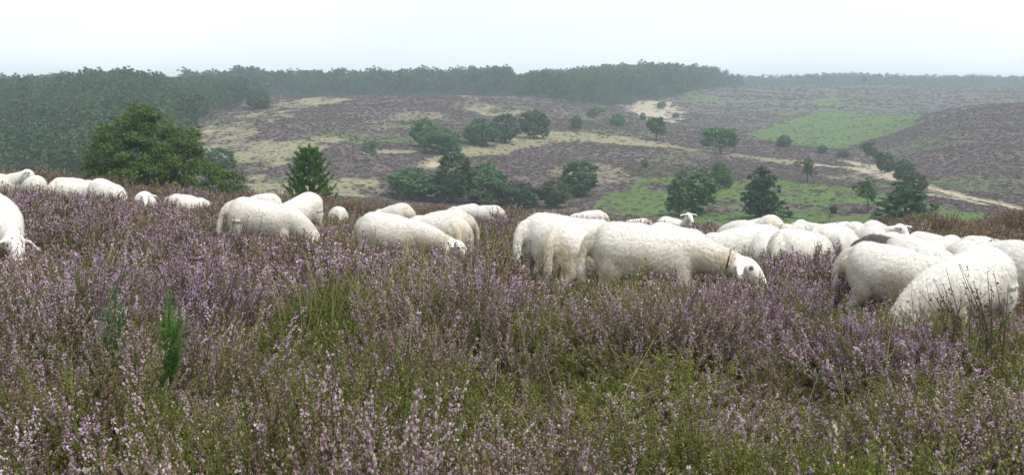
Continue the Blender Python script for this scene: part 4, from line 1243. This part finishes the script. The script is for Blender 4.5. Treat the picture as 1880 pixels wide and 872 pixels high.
    legs = 1 - sstep(.24, .30, co[:, 2]); legs *= (np.abs(co[:, 0]) < .58)
    smoothskin = np.maximum(face, legs)
    wool = np.array([mnoise.noise(Vector(p * 5 + seed)) * .009 + mnoise.noise(Vector(p * 15 + seed)) * .003 + mnoise.noise(Vector(p * 42 + seed)) * .0035 + mnoise.noise(Vector(p * 85 + seed)) * .0045 for p in co])
    co2 = co + no * (wool * (1 - smoothskin) + .006 * (1 - smoothskin))[:, None]
    me.vertices.foreach_set('co', co2.astype(np.float32).ravel())
    z = co[:, 2]
    dirt = np.clip(.10 + .95 * sstep(.74, .46, z) + .35 * sstep(-.35, -.5, co[:, 0]), 0, 1)
    mark = np.zeros(nv)
    for s in (1, -1):                                              # eyes
        e = head[1][:3] + sd * s * .070 + upv * .018 + hd * .015
        mark = np.maximum(mark, 1 - sstep(.016, .026, np.linalg.norm(co - e, axis=1)))
    tip = head[-1][:3]
    nost = tip + unit(head[-1][:3] - head[-2][:3]) * .035
    for s in (1, -1):
        mark = np.maximum(mark, .8 * (1 - sstep(.012, .024, np.linalg.norm(co - (nost + sd * s * .02 + upv * .012), axis=1))))
    hoof = 1 - sstep(.030, .045, z)
    mark = np.maximum(mark, hoof)
    vert_attr(me, 'face', smoothskin); vert_attr(me, 'dirt', dirt); vert_attr(me, 'mark', mark)
    smooth(me)
    me.name = 'sheep'
    me.update()
    return me, neck
def fleece_mesh(me, seed, n=22000):
    """short wool fibres standing off the body, carrying the body's own colouring"""
    rg = np.random.default_rng(seed)
    nv = len(me.vertices)
    co = np.empty(nv * 3, np.float32); me.vertices.foreach_get('co', co); co = co.reshape(-1, 3).astype(float)
    no = np.empty(nv * 3, np.float32); me.vertices.foreach_get('normal', no); no = no.reshape(-1, 3).astype(float)
    at = {}
    for k in ('face', 'dirt', 'mark'):
        a = np.empty(nv, np.float32); me.attributes[k].data.foreach_get('value', a); at[k] = a
    ok = np.where(at['face'] < .25)[0]
    i = rg.choice(ok, n)
    nn = no[i]
    tan = np.array([-.5, 0, -.8]) + rg.normal(size=(n, 3)) * .7
    tan = unit(tan - nn * (tan * nn).sum(1, keepdims=True))
    D = unit(tan + nn * rg.uniform(.05, .22, (n, 1)))
    side = np.cross(nn, tan)
    L = (.020 * rg.uniform(.6, 1.3, n))[:, None]
    C = co[i] + rg.normal(size=(n, 3)) * .005 + nn * .001
    V = np.stack([C - side * .0032, C + side * .0032, C + D * L], 1).reshape(-1, 3)
    Fq = np.arange(n * 3).reshape(n, 3)
    m2 = mk_mesh('fleece', V, Fq)
    for k in at: vert_attr(m2, k, np.repeat(at[k][i], 3))
    m2.materials.append(me.materials[0])
    return m2
def collar_mesh(neck):
    V, Fq = [], []
    a, b = neck[-2], neck[-1]
    c = a[:3] * .6 + b[:3] * .4; rr = (a[3:] * .6 + b[3:] * .4) * 1.0 + .003
    d = unit(b[:3] - a[:3]); side = unit(np.cross((0, 0, 1), d)); up = np.cross(d, side)
    th = np.linspace(0, 2 * np.pi, 28, endpoint=False)
    ring = np.cos(th)[:, None] * side * rr[0] + np.sin(th)[:, None] * up * rr[1]
    prof = [(-.0065, 1.0), (.0065, 1.0), (.0065, 1.04), (-.0065, 1.04)]
    for off, k in prof: V.append(c + d * off + ring * k)
    V = np.concatenate(V); n = 28
    for i in range(4):
        for j in range(n):
            Fq.append((i * n + j, i * n + (j + 1) % n, ((i + 1) % 4) * n + (j + 1) % n, ((i + 1) % 4) * n + j))
    return mk_mesh('collar', V, np.array(Fq))
LIB = {}
for key, args in {('graze', 0): (1, 'graze', 0.0), ('graze', 1): (2, 'graze', .30, 1.04), ('graze', 2): (3, 'graze', -.28, .96), ('graze', 3): (4, 'graze', .12, 1.07),
                  ('reach', 0): (5, 'reach', -.03), ('reach', 1): (6, 'reach', .2, 1.03), ('level', 0): (7, 'level', 0.0), ('level', 1): (8, 'level', .35), ('up', 0): (9, 'up', -.5)}.items():
    me, neck = sheep_mesh(*args)
    me.materials.append(WOOL)
    LIB[key] = (me, collar_mesh(neck), fleece_mesh(me, args[0] + 50))
black_me = LIB[('graze', 2)][0].copy(); black_me.materials.clear(); black_me.materials.append(BLACK_WOOL)
black_fl = LIB[('graze', 2)][2].copy(); black_fl.materials.clear(); black_fl.materials.append(BLACK_WOOL)
seen = {}
for i, (x, y, h, pose, sc, col, lab) in enumerate(FLOCK):
    nvar = {'graze': 4, 'reach': 2, 'level': 2, 'up': 1}[pose]
    v = seen.get(pose, 0) % nvar; seen[pose] = seen.get(pose, 0) + 1
    if 'long cream' in lab: v = 0
    if 'facing the camera' in lab: v = 0
    me, cme, fme = LIB[(pose, v)]
    if lab.startswith('black'): me, fme = black_me, black_fl
    z = float(ground(x, y))
    o = bpy.data.objects.new('sheep', me)
    o.location = (x, y, z - .01); rs = np.random.default_rng(900 + i)
    pitch = R(9) if any(k in lab for k in ('hump', 'high rump', 'tallest')) else R(rs.uniform(2.0, 7.0)) if pose == 'graze' else R(rs.uniform(-1, 2.5))
    o.rotation_euler = (R(rs.uniform(-3, 3)), pitch, h); o.scale = (sc * rs.uniform(.93, 1.02), sc * rs.uniform(.95, 1.06), sc)
    link(o)
    tag(o, lab, 'sheep', 'sheep of the grazing flock')
    fo = link(bpy.data.objects.new('fleece', fme), o)
    o['grime'] = fo['grime'] = float(1.4 if any(k in lab for k in ('dingy', 'tan-tinged')) else 1.1 if any(k in lab for k in ('cream', 'big standing')) else rs.uniform(.35, .75))
    if col:
        mesh_obj('collar', cme, COLLAR, o)

# ================================================================== small plants in the near heather
SAP_LEAF = leaf_mat('sapling_needle', (.060, .180, .030), (.150, .330, .070))
SAP_BLUE = leaf_mat('sapling_dull_needle', (.060, .135, .050), (.130, .220, .095))
def sapling(px, py_foot, top, wpx, label, seed, mat):
    """a few soft upright shoots set with long needles"""
    x, d = fg(px, py_foot)
    g = float(ground(x, d))
    H = EYE + (HOR - top) / F_PX * d - g; W = wpx / F_PX * d
    rg = np.random.default_rng(seed)
    T, C, D, v = [], [], [], []
    for k in range(9):
        a = rg.uniform(0, 6.283); h = H * (1.0 if k == 0 else rg.uniform(.45, .88)); r = 0 if k == 0 else W * rg.uniform(.2, .5)
        p0 = np.array([0, 0, h * .25]); p1 = np.array([math.cos(a) * r * .7, math.sin(a) * r * .7, h * .62]); p2 = np.array([math.cos(a) * r, math.sin(a) * r, h])
        T.append(tube([(0, 0, -.02), p0, p1, p2], [.006, .005, .004, .002], 4))
        n = 150
        t = rg.uniform(.25, 1, n)[:, None]
        p = np.where(t < .5, p0 + (p1 - p0) * t * 2, p1 + (p2 - p1) * (t - .5) * 2)
        C.append(p); D.append(unit(unit(p2 - p0) * .8 + rg.normal(size=(n, 3)) * .42)); v.append(np.clip(rg.normal(.5, .22, n), 0, 1))
    V, Fq = needle_tris(np.concatenate(C), np.concatenate(D), .075, .0042, rg)
    t = empty('pine_sapling', (x, d, g))
    me = mk_mesh('needles', V, Fq); face_attr(me, 'v', np.concatenate(v)); mesh_obj('needles', me, mat, t)
    V, Fq = join_tubes(T); mesh_obj('stem', mk_mesh('stem', V, Fq), BARK, t)
    tag(t, label, 'tree')
sapling(310, 645, 546, 46, 'small bright green pine seedling in the near heather at left', 21, SAP_LEAF)
sapling(212, 622, 531, 46, 'small dull green pine seedling left of the bright green one', 22, SAP_BLUE)

def bilberry(px, py, w, label, seed, cols, leaf=.028, n=2000, hh=.25):
    x, d = fg(px, py)
    rg = np.random.default_rng(seed)
    g = float(ground(x, d))
    t = empty('bilberry_shrub', (x, d, g))
    C = rg.normal(size=(n, 3)) * np.array([w * .42, w * .34, .08]) + np.array([0, 0, hh])
    C[:, 2] = np.clip(C[:, 2] - .35 * (np.hypot(C[:, 0], C[:, 1]) / w) ** 2, .03, 1)
    N = unit(rg.normal(size=(n, 3)) * .6 + np.array([0, -.2, .8]))
    V, Fq = leaf_quads(C, N, leaf, rg, .6)
    me = mk_mesh('leaves', V, Fq)
    c = np.array(cols)[rg.choice(len(cols), n, p=[.55, .3, .15])] * rg.uniform(.6, 1.3, (n, 1))
    face_attr(me, 'c', np.concatenate([np.clip(c, 0, 1), np.ones((n, 1))], 1), 'FLOAT_COLOR')
    mesh_obj('leaves', me, HEATHER, t)
    T = [tube([(C[k, 0] * .5, C[k, 1] * .5, -.02), tuple(C[k])], [.004, .002], 4) for k in range(40)]
    V, Fq = join_tubes(T)
    mesh_obj('stems', mk_mesh('stems', V, Fq), BARK, t)
    tag(t, label, 'shrub')
bilberry(705, 575, .45, 'bright green bilberry shrub in the hollow before the cream middle sheep', 31, [(.10, .19, .03), (.16, .26, .04), (.16, .06, .03)])
bilberry(740, 548, .35, 'reddish green bilberry shrub just behind the bright green one', 32, [(.05, .10, .02), (.16, .06, .03), (.08, .14, .03)])
bilberry(575, 560, .32, 'dark green bilberry shrub left of the bright green one in the hollow', 33, [(.05, .11, .02), (.09, .17, .03), (.07, .06, .02)])

# ---- dry grass blades among the heather
def blade_mesh(roots, tips, width, rg, bend=.12):
    n = len(roots)
    D = tips - roots
    side = unit(np.cross(D, rg.normal(size=(n, 3)))) * width
    up = np.array([0, 0, 1.0])
    mid = roots + D * .55 + np.linalg.norm(D, axis=1)[:, None] * up * bend * rg.uniform(0, 1, (n, 1))
    V = np.stack([roots - side, roots + side, mid + side * .8, mid - side * .8, tips + side * .25, tips - side * .25], 1).reshape(-1, 3)
    b = np.arange(n)[:, None] * 6
    return V, np.concatenate([b + np.array([0, 1, 2, 3]), b + np.array([3, 2, 4, 5])])
GRASS_M, _nt, _out = new_mat('dry_grass')
_a = attr(_nt, 'v')
leaf_shader(_nt, _out, mixc(_nt, _a.outputs['Fac'], (.16, .17, .045), (.46, .40, .22)), .3, .6, .2)
rg = np.random.default_rng(91)
RT, TP = [], []
for px, py, w, n, hh in [(190, 505, 80, 300, .36), (620, 560, 90, 110, .62), (850, 515, 80, 130, .62), (1000, 500, 80, 90, .55), (1240, 525, 130, 260, .36), (1170, 560, 90, 160, .45), (760, 520, 90, 120, .6), (470, 520, 90, 60, .5),
                         (330, 640, 200, 30, .4), (900, 650, 300, 50, .42), (1500, 650, 300, 50, .42), (700, 780, 400, 40, .36), (1300, 780, 300, 40, .36), (190, 480, 120, 80, .6), (1400, 520, 60, 90, .5), (990, 430, 400, 200, .6), (1720, 560, 120, 60, .5)]:
    x0, d0 = fg(px, py)
    sp = w / F_PX * d0
    X = x0 + rg.normal(0, sp * .5, n); Y = d0 + rg.normal(0, max(.35, sp * .6), n)
    Z = ground(X, Y)
    h = hh * rg.uniform(.65, 1.25, n)
    RT.append(np.stack([X, Y, Z], 1)); TP.append(np.stack([X + rg.normal(0, .16, n), Y + rg.normal(0, .12, n), Z + h], 1))
RT, TP = np.concatenate(RT), np.concatenate(TP)
V, Fq = blade_mesh(RT, TP, .0019, rg, .2)
me = mk_mesh('dry_grass', V, Fq)
vv = rg.random(len(RT)); face_attr(me, 'v', np.concatenate([vv, vv]))
g_o = mesh_obj('dry_grass', me, GRASS_M)
tag(g_o, 'thin dry yellowish grass blades growing through the heather', 'grass', kind='stuff')

def stalk(p0, p1, label, r=.003):
    (px0, py0), (px1, py1) = p0, p1
    x, d = fg(px0, py0)
    z0 = float(ground(x, d))
    tip = np.array([(px1 - CX) / F_PX * d, d, EYE + (HOR - py1) / F_PX * d])
    base = np.array([x, d, z0])
    t = empty('grass_stalk', tuple(base))
    rel = tip - base
    V, Fq = tube([(0, 0, 0), tuple(rel * .5 + np.array([.006, 0, .01])), tuple(rel)], [r, r * .8, r * .5], 5)
    me = mk_mesh('stem', V, Fq); face_attr(me, 'v', np.full(len(Fq), .9)); mesh_obj('stem', me, GRASS_M, t)
    n = 60
    f = np.random.default_rng(int(px0)).uniform(.86, 1.0, n)
    Cc = rel * f[:, None] + np.random.default_rng(1).normal(size=(n, 3)) * .006
    V, Fq = leaf_quads(Cc, unit(np.random.default_rng(2).normal(size=(n, 3))), .012, np.random.default_rng(3), .3)
    me = mk_mesh('seed_head', V, Fq); face_attr(me, 'v', np.full(n, .75)); mesh_obj('seed_head', me, GRASS_M, t)
    tag(t, label, 'grass stalk')
stalk((733, 740), (757, 560), 'long pale grass stalk standing tall in the near heather left of centre')
stalk((675, 520), (690, 415), 'pale grass stalk leaning up before the cream middle sheep')
stalk((1165, 560), (1158, 470), 'pale grass stalk in front of the flank of the long collared sheep')

# ---- bare heather twigs before the nearest sheep and others
def twig_bush(px, py, top, w, n, label, seed):
    x, d = fg(px, py)
    g = float(ground(x, d))
    H = EYE + (HOR - top) / F_PX * d - g
    rg = np.random.default_rng(seed)
    T = []; C = []
    for k in range(n):
        bx, by = rg.normal(0, w * .35), rg.normal(0, .08)
        h = H * rg.uniform(.6, 1.0); lx = rg.normal(0, .07)
        T.append(tube([(bx * .4, by, -.02), (bx * .8, by, h * .55), (bx + lx, by + rg.normal(0, .04), h)], [.0036, .0028, .0014], 4))
        for q in range(14):
            f = rg.uniform(.5, 1)
            p = np.array([bx * (.8 + .2 * f) + lx * (f - .5) * 2 * f, by, h * f]) + rg.normal(size=3) * .006
            C.append(p)
    t = empty('heather_twigs', (x, d, g))
    V, Fq = join_tubes(T); mesh_obj('stems', mk_mesh('stems', V, Fq), BARK, t)
    C = np.array(C); V, Fq = leaf_quads(C, unit(rg.normal(size=C.shape)), .018, rg, .6)
    me = mk_mesh('buds', V, Fq)
    c = np.array([(.11, .075, .05), (.16, .10, .09), (.07, .08, .03)])[rg.integers(0, 3, len(C))]
    face_attr(me, 'c', np.concatenate([c, np.ones((len(C), 1))], 1), 'FLOAT_COLOR'); mesh_obj('buds', me, HEATHER, t)
    tag(t, label, 'heather')
twig_bush(1815, 610, 488, .24, 22, 'bare dark heather twigs standing up before the nearest sheep at right', 1)
twig_bush(1745, 600, 520, .10, 9, 'few bare heather twigs over the lowered head of the nearest sheep', 2)
twig_bush(440, 455, 388, .30, 16, 'bare heather twigs in front of the large sheep left of centre', 3)
twig_bush(975, 500, 440, .22, 14, 'bare heather twigs before the white sheep behind the long tail', 4)

# ================================================================== haze
def haze_box():
    x0, x1, y0, y1, z0, z1 = -2300, 2300, -60, 2800, -19.5, 24.0
    V = [(x, y, z) for x in (x0, x1) for y in (y0, y1) for z in (z0, z1)]
    Fq = [(0, 1, 3, 2), (4, 6, 7, 5), (0, 4, 5, 1), (2, 3, 7, 6), (0, 2, 6, 4), (1, 5, 7, 3)]
    me = mk_mesh('haze', np.array(V, float), np.array(Fq))
    m, nt, out = new_mat('haze_air')
    pv = nt.nodes.new('ShaderNodeVolumePrincipled')
    pv.inputs['Color'].default_value = (.73, .90, 1.0, 1)
    pv.inputs['Density'].default_value = 0.00064
    pv.inputs['Anisotropy'].default_value = 0.25
    nt.links.new(pv.outputs[0], out.inputs['Volume'])
    o = mesh_obj('haze', me, m)
    tag(o, 'thin pale blue haze in the air over the heath', 'haze', kind='stuff')
haze_box()
